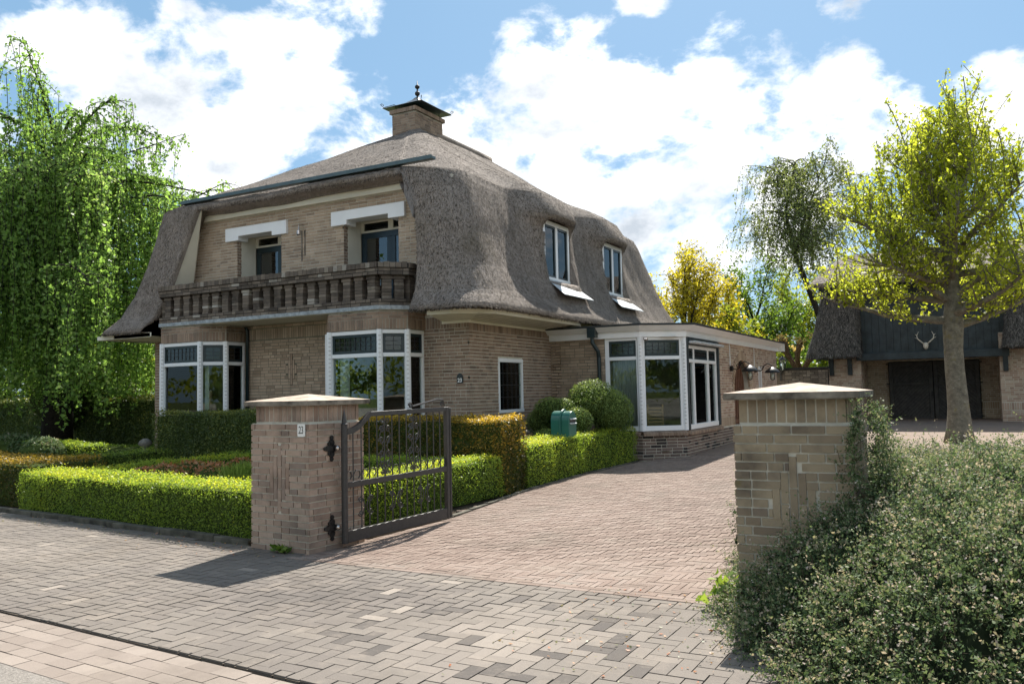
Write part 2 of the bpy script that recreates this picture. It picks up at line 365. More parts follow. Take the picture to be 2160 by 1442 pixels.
class MB:
    def __init__(s): s.v = []; s.f = []; s.r = []
    def poly(s, pts, r=None):
        k = len(s.v); s.v += [tuple(p) for p in pts]; s.f.append(tuple(range(k, k+len(pts)))); s.r.append(random.random() if r is None else r)
    def box(s, o, a, b, c, r=None, skip=()):
        """o corner, a b c edge vectors (right handed)"""
        o, a, b, c = (Vector(x) for x in (o, a, b, c))
        k = len(s.v); r = random.random() if r is None else r
        for z in (0, 1):
            for y in (0, 1):
                for x in (0, 1): s.v.append(tuple(o+a*x+b*y+c*z))
        F = [(0, 2, 3, 1), (4, 5, 7, 6), (0, 1, 5, 4), (2, 6, 7, 3), (0, 4, 6, 2), (1, 3, 7, 5)]
        for i, f in enumerate(F):
            if i in skip: continue
            s.f.append(tuple(k+j for j in f)); s.r.append(r)
        return s
    def aabb(s, x0, x1, y0, y1, z0, z1, r=None):
        return s.box((x0, y0, z0), (x1-x0, 0, 0), (0, y1-y0, 0), (0, 0, z1-z0), r)
    def frame(s, P, u, n, w, d, r=None):
        pass
    def prism(s, pts, z0, z1, r=None):
        k = len(s.v); n = len(pts); r = random.random() if r is None else r
        s.v += [(p[0], p[1], z0) for p in pts] + [(p[0], p[1], z1) for p in pts]
        s.f.append(tuple(k+i for i in reversed(range(n)))); s.f.append(tuple(k+n+i for i in range(n))); s.r += [r, r]
        for i in range(n):
            j = (i+1) % n; s.f.append((k+i, k+j, k+n+j, k+n+i)); s.r.append(r)
        return s
    def tube(s, pts, rad, n=6, r=None, cap=True):
        pts = [Vector(p) for p in pts]; rr = rad if isinstance(rad, (list, tuple)) else [rad]*len(pts)
        r = random.random() if r is None else r
        k = len(s.v); up = Vector((0, 0, 1)); prev = None
        for i, p in enumerate(pts):
            t = (pts[min(i+1, len(pts)-1)]-pts[max(i-1, 0)])
            t = t.normalized() if t.length > 1e-9 else Vector((0, 0, 1))
            if prev is None:
                a = t.cross(Vector((0, 0, 1)));
                if a.length < .05: a = t.cross(Vector((1, 0, 0)))
            else:
                a = prev - t*prev.dot(t)
            a.normalize(); b = t.cross(a); prev = a
            for j in range(n):
                q = 2*math.pi*j/n; s.v.append(tuple(p+(a*math.cos(q)+b*math.sin(q))*rr[i]))
        for i in range(len(pts)-1):
            for j in range(n):
                a0 = k+i*n+j; a1 = k+i*n+(j+1) % n
                s.f.append((a0, a1, a1+n, a0+n)); s.r.append(r)
        if cap:
            s.f.append(tuple(k+j for j in reversed(range(n)))); s.f.append(tuple(k+(len(pts)-1)*n+j for j in range(n))); s.r += [r, r]
        return s
    def lathe(s, c, prof, n=12, r=None, axis=None):
        r = random.random() if r is None else r; c = Vector(c); k = len(s.v)
        for (rad, z) in prof:
            for j in range(n):
                q = 2*math.pi*j/n; s.v.append(tuple(c+Vector((rad*math.cos(q), rad*math.sin(q), z))))
        for i in range(len(prof)-1):
            for j in range(n):
                a0 = k+i*n+j; a1 = k+i*n+(j+1) % n
                s.f.append((a0, a1, a1+n, a0+n)); s.r.append(r)
        s.f.append(tuple(k+j for j in reversed(range(n)))); s.f.append(tuple(k+(len(prof)-1)*n+j for j in range(n))); s.r += [r, r]
        return s
    def build(s, name, mat, parent=None, smooth=False, bevel=0, kind=None):
        me = bpy.data.meshes.new(name); me.from_pydata(s.v, [], s.f)
        at = me.attributes.new('rnd', 'FLOAT', 'FACE'); at.data.foreach_set('value', np.asarray(s.r, np.float32))
        me.materials.append(MATS[mat])
        if smooth: me.polygons.foreach_set('use_smooth', [True]*len(me.polygons))
        me.update()
        o = bpy.data.objects.new(name, me); put(o, parent); world_to_parent(o, parent)
        if bevel:
            b = o.modifiers.new('bevel', 'BEVEL'); b.width = bevel; b.segments = 2; b.limit_method = 'ANGLE'
        if kind: o['kind'] = kind
        return o

def np_quads(name, V, rnd, mat, parent=None, kind=None, core=None):
    """V (n,4,3) quads -> one mesh, quickly; core = optional MB whose faces go into slot 1"""
    V = np.asarray(V, np.float32); n = len(V)
    me = bpy.data.meshes.new(name)
    nv = n*4; verts = V.reshape(-1, 3)
    me.vertices.add(nv); me.vertices.foreach_set('co', verts.ravel())
    me.loops.add(nv); me.loops.foreach_set('vertex_index', np.arange(nv, dtype=np.int32))
    me.polygons.add(n); me.polygons.foreach_set('loop_start', np.arange(0, nv, 4, dtype=np.int32))
    me.update(calc_edges=True)
    at = me.attributes.new('rnd', 'FLOAT', 'FACE'); at.data.foreach_set('value', np.asarray(rnd, np.float32))
    me.materials.append(MATS[mat])
    o = bpy.data.objects.new(name, me); put(o, parent); world_to_parent(o, parent)
    if kind: o['kind'] = kind
    return o

def unit(v):
    return v/np.maximum(np.linalg.norm(v, axis=-1, keepdims=True), 1e-9)

def leaves(P, size, nrm=None, spread=0.9, aspect=0.55, up=0.0):
    """leaf-shaped quads at points P; nrm = preferred facing"""
    P = np.asarray(P); n = len(P)
    d = rng.normal(size=(n, 3))
    if nrm is not None: d = d*spread + nrm
    d[:, 2] += up
    d = unit(d)
    a = unit(np.cross(d, rng.normal(size=(n, 3)))); b = np.cross(d, a)
    s = (size*(0.45+1.1*rng.random(n)**1.3))[:, None]
    w = s*aspect
    bend = d*s*0.12
    return np.stack([P-a*s*.5, P+b*w*.5+bend*-1, P+a*s*.5, P-b*w*.5-bend], axis=1)

# ---- brick courses
def courses(u0, u1, z0, z1, holes=(), L=.21, H=.05, J=.012, header=.45, seed=1, soldiers=()):
    """bricks as (ua,ub,za,zb); holes = callables z -> list of (a,b) or rects; soldiers = list of (za,zb) bands of upright bricks"""
    rd = random.Random(seed); outl = []
    def emit(a, b, za, zb):
        segs = [(a, b)]
        zm = (za+zb)/2
        for h in holes:
            ivs = h(zm) if callable(h) else ([(h[0], h[1])] if h[2]-.012 < zm < h[3]+.012 else [])
            for (x, y) in ivs:
                ns = []
                for (p, q) in segs:
                    if y <= p or x >= q: ns.append((p, q)); continue
                    if x > p: ns.append((p, x))
                    if y < q: ns.append((y, q))
                segs = ns
        for (p, q) in segs:
            if q-p > .022: outl.append((p, q, za, zb))
    for (za, zb) in soldiers:
        x = u0
        while x < u1-.01:
            b = min(x+H, u1); emit(x, b, za, zb); x = b+J
    z = z0; row = 0
    while z+H*.6 <= z1:
        zb = min(z+H, z1)
        if any(za-.02 < z+H/2 < zc+.02 for za, zc in soldiers): z += H+J; row += 1; continue
        x = u0 - (L*.5 if row % 2 else 0) - rd.choice((0, .055, .11))*(header > 0)
        while x < u1:
            w = (L-J)/2 if rd.random() < header else L
            a, b = max(x, u0), min(x+w, u1)
            if b-a > .02: emit(a, b, z, zb)
            x += w+J
        z += H+J; row += 1
    return outl

UNIT_BRICK = None
def unit_brick():
    global UNIT_BRICK
    if UNIT_BRICK is None:
        m = MB(); e = .0
        m.box((0, 0, 0), (1, 0, 0), (0, 1, 0), (0, 0, 1))
        me = bpy.data.meshes.new('brick'); me.from_pydata(m.v, [], m.f); me.update()
        UNIT_BRICK = me
    return UNIT_BRICK

UB_MATS = {}
def unit_box_mesh(mat, name='brick'):
    key = (mat, name)
    if key not in UB_MATS:
        me = unit_brick().copy(); me.name = name; me.materials.append(MATS[mat]); UB_MATS[key] = me
    return UB_MATS[key]

class BrickSet:
    """collects every brick of one building; the 300 that show largest become objects, the rest one mass"""
    def __init__(s): s.items = []
    def wall(s, bricks, origin, u, n, mat, proud=.006, depth=.05, jit=.0025, rr=None):
        o = np.array(origin, float); u = np.array(u, float); n = np.array(n, float)
        for i, (a, b, za, zb) in enumerate(bricks):
            pr = proud + random.uniform(-jit, jit)
            c = o+u*a+np.array([0, 0, za])
            s.items.append((c-n*depth, u*(b-a), n*(depth+pr), np.array([0, 0, zb-za]), mat, random.random() if rr is None else rr(a, b, za, zb)))
    def solid(s, c, a, b, d, mat):
        s.items.append((np.array(c, float), np.array(a, float), np.array(b, float), np.array(d, float), mat, random.random()))
    def finish(s, parent, limit=300, maxd=None, name='brick'):
        sc = []
        for it in s.items:
            c = it[0]+(it[1]+it[2]+it[3])/2
            z, px, py = depth_of(c)
            vis = z > .3 and -40 < px < 2200 and -40 < py < 1480
            area = np.linalg.norm(it[1])*np.linalg.norm(it[3])/z**2 if vis else 0
            sc.append(area)
        order = sorted(range(len(s.items)), key=lambda i: -sc[i])
        ones = set(i for i in order[:limit] if sc[i] > 0)
        mass = {}
        for i, (c, a, b, d, mat, r) in enumerate(s.items):
            if i in ones:
                o = bpy.data.objects.new(name, unit_box_mesh(mat+'_one', name))
                put(o, parent); world_to_parent(o, parent)
                m = Matrix.Identity(4)
                for k in range(3):
                    m[k][0], m[k][1], m[k][2], m[k][3] = a[k], b[k], d[k], c[k]
                o.matrix_basis = m
            else:
                mass.setdefault(mat, MB()).box(c, a, b, d, r)
        if mass:       # one object holding the remaining bricks of this building, several materials
            V = []; Fc = []; rr = []; mi = []; mats = list(mass)
            for k, mt in enumerate(mats):
                mbm = mass[mt]; off = len(V); V += mbm.v; Fc += [tuple(j+off for j in f) for f in mbm.f]; rr += mbm.r; mi += [k]*len(mbm.f)
            me = bpy.data.meshes.new('brick_courses'); me.from_pydata(V, [], Fc)
            at = me.attributes.new('rnd', 'FLOAT', 'FACE'); at.data.foreach_set('value', np.asarray(rr, np.float32))
            for mt in mats: me.materials.append(MATS[mt])
            me.polygons.foreach_set('material_index', np.asarray(mi, np.int32)); me.update()
            o = bpy.data.objects.new('brick_courses', me); put(o, parent); world_to_parent(o, parent); o['kind'] = 'stuff'

def sheet(name, pts, mat, zoff=0.0, kind='structure', follow=True, step=None):
    """flat polygon following the gentle rise of the ground"""
    bm = bmesh.new()
    vs_ = [bm.verts.new((p[0], p[1], 0)) for p in pts]; bm.faces.new(vs_)
    for y in (6.9, 42.5):
        bmesh.ops.bisect_plane(bm, geom=bm.verts[:]+bm.edges[:]+bm.faces[:], plane_co=(0, y, 0), plane_no=(0, 1, 0))
    for v in bm.verts: v.co.z = ground_z(v.co.y)+zoff
    bmesh.ops.recalc_face_normals(bm, faces=bm.faces[:])
    me = bpy.data.meshes.new(name); bm.to_mesh(me); bm.free(); me.materials.append(MATS[mat])
    for p in me.polygons:
        if p.normal.z < 0: p.flip()
    o = bpy.data.objects.new(name, me); put(o)
    if kind: o['kind'] = kind
    return o

def in_poly(x, y, P):
    c = False; j = len(P)-1
    for i in range(len(P)):
        if (P[i][1] > y) != (P[j][1] > y) and x < (P[j][0]-P[i][0])*(y-P[i][1])/(P[j][1]-P[i][1])+P[i][0]: c = not c
        j = i
    return c

# ------------------------------------------------------------------ ground, road, pavements
t = NT('ground_cover')
c = t.ramp(t.noise(0.35, 6, .65), [(0.3, (0.05, 0.065, 0.02)), (0.55, (0.075, 0.10, 0.028)), (0.8, (0.10, 0.085, 0.05))])
t.done(t.bsdf(c, .95, .1, bump=t.noise(18, 5, .7), bdist=.03))
t = NT('road_chippings')
c = t.ramp(t.noise(75, 3, .8), [(0.28, (0.10, 0.088, 0.077)), (0.45, (0.21, 0.187, 0.165)), (0.62, (0.29, 0.26, 0.23)), (0.8, (0.42, 0.38, 0.34))])
c = t.mix(t.math('MULTIPLY', t.math('SUBTRACT', t.noise(1.3, 5), .5, True), 1.5, True), c, (0.16, 0.135, 0.115))
t.done(t.bsdf(c, .9, .2, bump=t.noise(75, 3, .8), bdist=.012, bstr=.9))
t = NT('paving_far')
bt = t.n('ShaderNodeTexBrick'); bt.offset = .5
mp = t.n('ShaderNodeMapping'); mp.inputs['Rotation'].default_value = (0, 0, R(45)); t.l(t.pos(), mp.inputs[0]); t.l(mp.outputs[0], bt.inputs['Vector'])
bt.inputs['Scale'].default_value = 1; bt.inputs['Brick Width'].default_value = .2; bt.inputs['Row Height'].default_value = .067; bt.inputs['Mortar Size'].default_value = .004
bt.inputs['Color1'].default_value = (0.25, 0.19, 0.156, 1); bt.inputs['Color2'].default_value = (0.213, 0.16, 0.131, 1); bt.inputs['Mortar'].default_value = (0.18, 0.14, 0.113, 1)
c = t.mix(t.math('MULTIPLY', t.math('SUBTRACT', t.noise(.9, 5), .45, True), 1.4, True), bt.outputs[0], (0.17, 0.135, 0.105))
t.done(t.bsdf(c, .9, .15, bump=bt.outputs['Fac'], bdist=-.004))

sheet('ground', [(-900, -300), (900, -300), (900, 1500), (-900, 1500)], 'ground_cover', -.045)
def edge_y(x): return 3.60 - 0.0625*(x+6.3)          # edge between pavement and road
def kerb_y(x): return 6.345 - 0.1057*(x+6.57)        # kerb in front of the box hedge
def split_y(x): return 5.94 - 0.02*(x+5.2)          # grey pavement meets pink drive
sheet('road', [(-120, edge_y(-120)-.62), (-120, -60), (120, -60), (120, edge_y(120)-.62)][::-1], 'road_chippings', -.006)
pave_poly = [(-24, edge_y(-24)), (6, edge_y(6)), (6, 5.35), (-1.35, 5.72), (-1.5, split_y(-1.5)), (-5.60, split_y(-5.6)), (-5.62, 6.08), (-6.55, 6.24), (-24, kerb_y(-24)-.1)]
pavement = sheet('pavement', pave_poly, 'joint_sand', 0.0)
drive_poly = [(-5.60, split_y(-5.6)), (-1.5, split_y(-1.5)), (-1.45, 8.6), (-1.0, 14.0), (-.6, 16.8), (-5.0, 16.8), (-5.02, 16.35), (-5.62, 15.1), (-5.80, 13.1), (-5.80, 11.0), (-5.58, 8.5), (-5.72, 6.85)]
driveway = sheet('driveway', drive_poly, 'joint_drive', 0.004)
yard = sheet('courtyard', [(-5.0, 16.8), (-.6, 16.8), (1.0, 18.5), (8.0, 19.5), (14.0, 22), (14.0, 34), (-5.0, 34)], 'paving_far', 0.012)
tag(pavement, 'grey and beige block paving in front of the gate'); tag(driveway, 'pink clay brick driveway laid in herringbone')
tag(yard, 'paved yard in front of the thatched barn')

def clip(poly, px_, py_, nx, ny):
    """part of a plan polygon on the side n of the line through p"""
    out_ = []; n_ = len(poly)
    for i in range(n_):
        a, b = poly[i], poly[(i+1) % n_]; da = (a[0]-px_)*nx+(a[1]-py_)*ny; db = (b[0]-px_)*nx+(b[1]-py_)*ny
        if da >= 0: out_.append(a)
        if (da >= 0) != (db >= 0):
            k = da/(da-db); out_.append((a[0]+(b[0]-a[0])*k, a[1]+(b[1]-a[1])*k))
    return out_
class Pavers:
    def __init__(s, lines=()): s.it = []; s.lines = lines
    def add(s, x0, y0, x1, y1, top, v, ang=0.0):
        P_ = [(x0, y0), (x1, y0), (x1, y1), (x0, y1)]
        if ang: P_ = [(x0+(x-x0)*math.cos(ang)-(y-y0)*math.sin(ang), y0+(x-x0)*math.sin(ang)+(y-y0)*math.cos(ang)) for x, y in P_]
        Q = P_
        for l in s.lines:
            Q = clip(Q, *l)
            if len(Q) < 3: return
        ar = abs(sum(Q[i][0]*Q[(i+1) % len(Q)][1]-Q[(i+1) % len(Q)][0]*Q[i][1] for i in range(len(Q))))/2
        if ar < .0012: return
        s.it.append((Q, top, v, len(Q) == 4 and ar > abs((x1-x0)*(y1-y0))*.999))
    def finish(s, parent, mat, limit, name):
        sc = []
        for (Q, top, v, full) in s.it:
            z, px, py = depth_of((Q[0][0], Q[0][1], top)); ok = full and z > .3 and 0 < px < 2160 and py < 1442
            sc.append(1/z**3 if ok else 0)
        order = sorted(range(len(s.it)), key=lambda i: -sc[i])
        ones = set(i for i in order[:limit] if sc[i] > 0)
        me = unit_box_mesh(mat+'_one', name); mb = MB(); e = .004
        for i, (Q, top, v, full) in enumerate(s.it):
            if i in ones:
                o = bpy.data.objects.new(name, me); put(o, parent); world_to_parent(o, parent); m = Matrix.Identity(4)
                for k in range(2): m[k][0] = Q[1][k]-Q[0][k]; m[k][1] = Q[3][k]-Q[0][k]; m[k][3] = Q[0][k]
                m[2][0] = random.uniform(-.0016, .0016); m[2][1] = random.uniform(-.0012, .0012); m[2][2] = .05; m[2][3] = top-.05
                o.matrix_basis = m; o.color = (v, v, v, 1)
            else:
                n_ = len(Q); k = len(mb.v); cx_, cy_ = sum(q[0] for q in Q)/n_, sum(q[1] for q in Q)/n_
                mb.v += [(q[0], q[1], top-.03) for q in Q]
                for q in Q:
                    d = math.hypot(cx_-q[0], cy_-q[1])+1e-6; mb.v.append((q[0]+(cx_-q[0])/d*e, q[1]+(cy_-q[1])/d*e, top))
                mb.f.append(tuple(k+n_+j for j in range(n_))); mb.r.append(v)
                for j in range(n_): mb.f.append((k+j, k+(j+1) % n_, k+n_+(j+1) % n_, k+n_+j)); mb.r.append(v)
        mb.build(name+'_field', mat, parent, kind='stuff')

def herringbone(poly, L, ratio, joint, val, top, out, rot=0.0, org=(0, 0)):
    w = L/ratio; xs = [p[0] for p in poly]; ys = [p[1] for p in poly]; Ln = ratio; mod = 2*Ln
    r0 = int((min(ys)-org[1])/w)-Ln-1; r1 = int((max(ys)-org[1])/w)+2; c0 = int((min(xs)-org[0])/w)-Ln-1; c1 = int((max(xs)-org[0])/w)+2
    for r in range(r0, r1):
        for cc in range(c0, c1):
            k = (cc-r) % mod
            if k == 0: bx = (cc, r, cc+Ln, r+1)
            elif k == mod-1: bx = (cc, r, cc+1, r+Ln)
            else: continue
            x0, y0, x1, y1 = org[0]+bx[0]*w+joint/2, org[1]+bx[1]*w+joint/2, org[0]+bx[2]*w-joint/2, org[1]+bx[3]*w-joint/2
            if in_poly((x0+x1)/2, (y0+y1)/2, poly) or in_poly(x0, y0, poly) or in_poly(x1, y1, poly) or in_poly(x0, y1, poly) or in_poly(x1, y0, poly):
                mx, my = (x0+x1)/2, (y0+y1)/2
                out.add(x0, y0, x1, y1, ground_z(my)+top+random.uniform(-.002, .002), val(mx, my))
from mathutils import noise as mnoise
def grey_val(x, y):
    # beige replacement blocks lie in a patch right of the middle, dark ones left and scattered
    f = mnoise.noise((x*.9+3.1, y*.9, 0))*.5 + mnoise.noise((x*3.1, y*3.1, 4.2))*.25
    patch = 1-min(1, math.hypot((x+2.55)/1.5, (y-4.55)/1.05))
    patch2 = 1-min(1, math.hypot((x+9.5)/3.2, (y-5.0)/.8))
    patch3 = 1-min(1, math.hypot((x+4.5)/1.7, (y-4.9)/.95))
    v = .44 - patch3*.30 + f*.34 + patch*.40 + patch2*.18 + random.uniform(-.10, .10)
    if patch > .1 and random.random() < .12: v = random.uniform(.0, .12)
    if random.random() < .012: v = .95
    return min(1, max(0, v))
PVS = Pavers([(-6.3, edge_y(-6.3)+.006, .0625, 1)]); EX = dict(a=0); herringbone([(-15, edge_y(-15)), (3.5, edge_y(3.5)), (3.5, 5.3), (-1.4, 5.72), (-1.5, split_y(-1.5)), (-5.60, split_y(-5.6)), (-5.66, 6.02), (-6.55, 6.16), (-15, kerb_y(-15)-.16)], .204, 2, .006, grey_val, .008, PVS, org=(-.05, .03))
PVS.finish(pavement, 'paver_grey', 300, 'paver')
PVD = Pavers([(-5.2, split_y(-5.2)+.082, .02, 1)]); herringbone([(-5.58, split_y(-5.6)+.1), (-1.5, split_y(-1.5)+.1), (-1.45, 8.6), (-1.0, 14.0), (-.6, 16.75), (-4.9, 16.75), (-4.98, 16.3), (-5.58, 15.1), (-5.74, 13.1), (-5.74, 11.0), (-5.52, 8.5), (-5.66, 6.85)],
                            .204, 4, .005, lambda x, y: min(1, max(0, .48+mnoise.noise((x*.5, y*.5, 1))*.35+random.uniform(-.3, .3))), .010, PVD)
PVD.lines = []
for i in range(80):                                     # edging course across the mouth of the drive
    x = -5.6+i*.207
    if x > -1.6: break
    PVD.add(x, split_y(x)+.012, x+.2, split_y(x)+.075, .012, random.random()); PVD.add(x-.1, split_y(x)-.055, x+.1, split_y(x)+.006, .012, random.random())
PVD.finish(driveway, 'paver_pink', 300, 'clinker')
# road gutter: three courses of long stones laid lengthwise
gut = sheet('gutter_strip', [(-40, edge_y(-40)-.62), (30, edge_y(30)-.62), (30, edge_y(30)-.004), (-40, edge_y(-40)-.004)], 'joint_sand', -.010)
tag(gut, 'strip of lengthwise beige stones along the road edge')
GS = Pavers()
for k in range(5):
    x = -16.0-.13*k
    while x < 4:
        l = .215; y = edge_y(x)-.018-.121*(k+1)+.121*.0
        GS.add(x, y+.003, x+l-.003, y+.119, -.004+random.uniform(-.002, .002), min(1, max(0, .5+random.uniform(-.4, .4))), -.0624); x += l*.998
GS.finish(gut, 'gutter_beige', 150, 'gutter_stone')
# kerb along the hedge bed
mb = MB()
kerbs = empty('kerb', (-9, 6.6, 0)); kerbs['kind'] = 'structure'
x = -14.0
while x < -6.6:
    x1 = min(x+.98, -6.55)
    b = MB(); b.prism([(x, kerb_y(x)-.10), (x1-.008, kerb_y(x1)-.10), (x1-.008, kerb_y(x1)), (x, kerb_y(x))], -.04, .062+random.uniform(-.006, .006))
    b.build('kerb_stone', 'kerb', kerbs, bevel=.008); x = x1
sheet('garden_bed', [(-14, kerb_y(-14)), (-6.55, kerb_y(-6.55)), (-5.72, 6.9), (-5.62, 8.5), (-5.84, 11), (-5.84, 13.1), (-5.66, 15.1), (-5.8, 15.8), (-40, 15.8), (-40, kerb_y(-40))], 'soil', -.012)
sheet('shrub_bed', [(-1.5, 5.76), (6, 5.38), (9, 12), (8, 19.4), (1.0, 18.4), (-.6, 16.7), (-.98, 14), (-1.43, 8.6)], 'soil', -.006)
mb = MB()
for (pa, pb) in (((-5.60, 7.0), (-5.50, 8.5)), ((-5.50, 8.5), (-5.76, 11.0)), ((-5.76, 11.0), (-5.76, 13.1)), ((-5.76, 13.1), (-5.60, 15.1))):
    d = Vector((pb[0]-pa[0], pb[1]-pa[1], 0)); ln = d.length; d.normalize(); nn = Vector((-d.y, d.x, 0))*.06; k = 0.0
    while k < ln-.05:
        e = min(k+.5, ln); a = Vector((pa[0], pa[1], 0))+d*k; b_ = Vector((pa[0], pa[1], 0))+d*(e-.006)
        mb = MB(); z = ground_z(a.y)
        mb.prism([tuple(a)[:2], tuple(b_)[:2], tuple(b_+nn)[:2], tuple(a+nn)[:2]], z-.03, z+.035); mb.build('edge_stone', 'kerb', driveway); k = e

# loose leaves and grit blown along the kerb and the shrub bed
n_ = 420; P_ = []
for _ in range(n_):
    if random.random() < .5: x = random.uniform(-11, -5.8); y = kerb_y(x)-.12-abs(random.gauss(0, .22))
    else: x = random.uniform(-2.6, -1.2); y = random.uniform(4.2, 5.9)+random.gauss(0, .2)
    P_.append((x, y, .016+.004*random.random()))
P_ = np.array(P_); lt = np_quads('leaf_litter', leaves(P_, np.full(n_, .022), np.tile([0, 0, 1.0], (n_, 1)), .25, .6), rng.random(n_), 'leaf_red', None, 'stuff'); lt['label'] = 'small dry leaves scattered on the paving along the kerb'; lt['category'] = 'leaf litter'

# ------------------------------------------------------------------ windows
def V2(p): return Vector((p[0], p[1], 0))
def window_face(part, p0, p1, z0, z1, zt=None, cols=None, dark_upper=True, post=.055, rail=.07, frame_mat='white_paint', glass='glass', low_dark=False, depth=.07, sill=.1, lead=True):
    """a glazed face between plan points p0 -> p1 (outside on the right hand of travel): frame, panes, upper leaded lights"""
    a, b = V2(p0), V2(p1); t = (b-a); w = t.length; t.normalize(); n = Vector((t.y, -t.x, 0))
    fr = MB(); sash = MB(); lead_mb = MB(); panes = []
    def bar(u0, u1, za, zb, out=0.0, dp=depth, m=fr):
        m.box(a+t*u0+n*(out-dp)+Vector((0, 0, za)), t*(u1-u0), Vector((0, 0, 0))+n*dp*-1*-1, Vector((0, 0, zb-za))) if False else \
        m.box(a+t*u0+n*out+Vector((0, 0, za)), t*(u1-u0), -n*dp, Vector((0, 0, zb-za)))
    us = [0]+[w*c for c in (cols or [])]+[w]
    bar(0, w, z0, z0+sill, .012); bar(0, w, z1-rail, z1, .004)
    bar(0, post, z0+sill, z1-rail); bar(w-post, w, z0+sill, z1-rail)
    for u in us[1:-1]: bar(u-post*.6, u+post*.6, z0+sill, z1-rail)
    if zt: bar(0+post, w-post, zt-.035, zt+.035, .008)
    for i in range(len(us)-1):
        ua = us[i]+(post if i == 0 else post*.6); ub = us[i+1]-(post if i == len(us)-2 else post*.6)
        if zt:
            za, zb = zt+.035, z1-rail
            if dark_upper:
                k = .05 if ub-ua > .25 else .035
                for q in ((ua, ub, za, za+k), (ua, ub, zb-k, zb), (ua, ua+k, za+k, zb-k), (ub-k, ub, za+k, zb-k)): bar(*q, -.012, .04, sash)
                panes.append((ua+k, ub-k, za+k, zb-k, 'glass_leaded', -.032))
                if lead:
                    nn = max(2, int((ub-ua-2*k)/.11)); hh = zb-za-2*k
                    for j in range(1, nn): u = ua+k+(ub-ua-2*k)*j/nn; bar(u-.004, u+.004, za+k, zb-k, -.022, .012, lead_mb)
                    for j in (1, 2): zz = za+k+hh*j/3; bar(ua+k, ub-k, zz-.004, zz+.004, -.023, .010, lead_mb)
            else: panes.append((ua, ub, za, zb, glass, -.035))
            zl = zt-.035
        else: zl = z1-rail
        if low_dark:
            k = .045
            for q in ((ua, ub, z0+sill, z0+sill+k), (ua, ub, zl-k, zl), (ua, ua+k, z0+sill+k, zl-k), (ub-k, ub, z0+sill+k, zl-k)): bar(*q, -.012, .04, sash)
            panes.append((ua+k, ub-k, z0+sill+k, zl-k, glass, -.034))
        else: panes.append((ua, ub, z0+sill, zl, glass, -.038))
    fr.build('frame', frame_mat, part, bevel=.006)
    if sash.v: sash.build('sash', 'dark_green_paint', part, bevel=.004)
    if lead_mb.v: lead_mb.build('lead_came', 'lead_came', part)
    for (ua, ub, za, zb, gm, off) in panes:
        m = MB(); q = a+n*off
        m.box(q+t*ua+Vector((0, 0, za)), t*(ub-ua), -n*.006, Vector((0, 0, zb-za))); m.build('pane', gm, part)

def corner_post(part, pts, z0, z1, r=.055):
    for p in pts:
        m = MB(); m.prism([(p[0]+r*math.cos(q), p[1]+r*math.sin(q)) for q in [R(22.5+45*i) for i in range(8)]], z0, z1); m.build('corner_post', 'white_paint', part)
        d = MB()                                        # the row of dovetail joints down the post
        v = Vector((-p[0], -p[1], 0)).normalized()
        z = z0+.14
        while z < z1-.1:
            c_ = Vector((p[0], p[1], z))+v*(r*.93); s_ = v.cross(Vector((0, 0, 1)))
            d.box(c_-s_*.022, s_*.044, v*.005, Vector((0, 0, .006))); z += .075
        d.build('joint_line', 'concrete_edge', part, kind='stuff')

def wall_cells(m, o, u, n, u0, u1, z0, z1, th, holes):
    us = sorted(set([u0, u1]+[h[0] for h in holes]+[h[1] for h in holes])); zs = sorted(set([z0, z1]+[h[2] for h in holes]+[h[3] for h in holes]))
    us = [x for x in us if u0 <= x <= u1]; zs = [x for x in zs if z0 <= x <= z1]
    o, u, n = Vector(o), Vector(u), Vector(n)
    for i in range(len(us)-1):
        for j in range(len(zs)-1):
            cu, cz = (us[i]+us[i+1])/2, (zs[j]+zs[j+1])/2
            if any(h[0] < cu < h[1] and h[2] < cz < h[3] for h in holes): continue
            m.box(o+u*us[i]+Vector((0, 0, zs[j])), u*(us[i+1]-us[i]), -n*th, Vector((0, 0, zs[j+1]-zs[j])))

# ------------------------------------------------------------------ the house
Yf, Xs, Xl, Yr, Yb = 12.53, -7.74, -16.05, 22.6, 11.67
GH = .10
house = empty('thatched_house', (-11.9, 17.5, 0), 'large brown brick house with grey thatched mansard roof, brick balcony and white bay windows', 'house')
wallm = MB(); BS = BrickSet()
NL, NR = (-13.47, -12.21), (-10.57, -9.25)
SW = (13.53, 14.50, 1.14, 2.17)
# mortar bodies
lw = MB(); wall_cells(lw, (0, Yf, 0), (1, 0, 0), (0, -1, 0), -13.24, -10.55, GH-.1, 3.02, .24, []); lw.build('wall', 'mortar_olive', house)
lw = MB()
for hw_, hh_ in ((.034, .322), (.092, .202), (.15, .102)): lw.box((-11.95-hw_, Yf-.003-hh_*.001, 2.08-hh_), (2*hw_, 0, 0), (0, .02, 0), (0, 0, 2*hh_))
lw.build('emblem_joint', 'mortar_black', house)
wall_cells(wallm, (0, Yf, 0), (1, 0, 0), (0, -1, 0), -8.71, Xs, GH-.1, 3.0, .24, [])
wall_cells(wallm, (0, Yf, 0), (1, 0, 0), (0, -1, 0), Xl, -15.08, GH-.1, 3.0, .24, [])
wall_cells(wallm, (0, Yf, 0), (1, 0, 0), (0, -1, 0), -15.45, -8.05, 3.06, 5.5, .24, [(NL[0], NL[1], 3.2, 4.98), (NR[0], NR[1], 3.2, 4.98)])
wall_cells(wallm, (Xs, 0, 0), (0, 1, 0), (1, 0, 0), Yf+.24, Yr, GH-.1, 3.0, .24, [SW])
wall_cells(wallm, (Xl, 0, 0), (0, 1, 0), (-1, 0, 0), Yf+.24, Yr, GH-.1, 3.0, .24, [])
wall_cells(wallm, (0, Yr, 0), (1, 0, 0), (0, 1, 0), Xl+.24, Xs-.24, GH-.1, 3.0, .24, [])
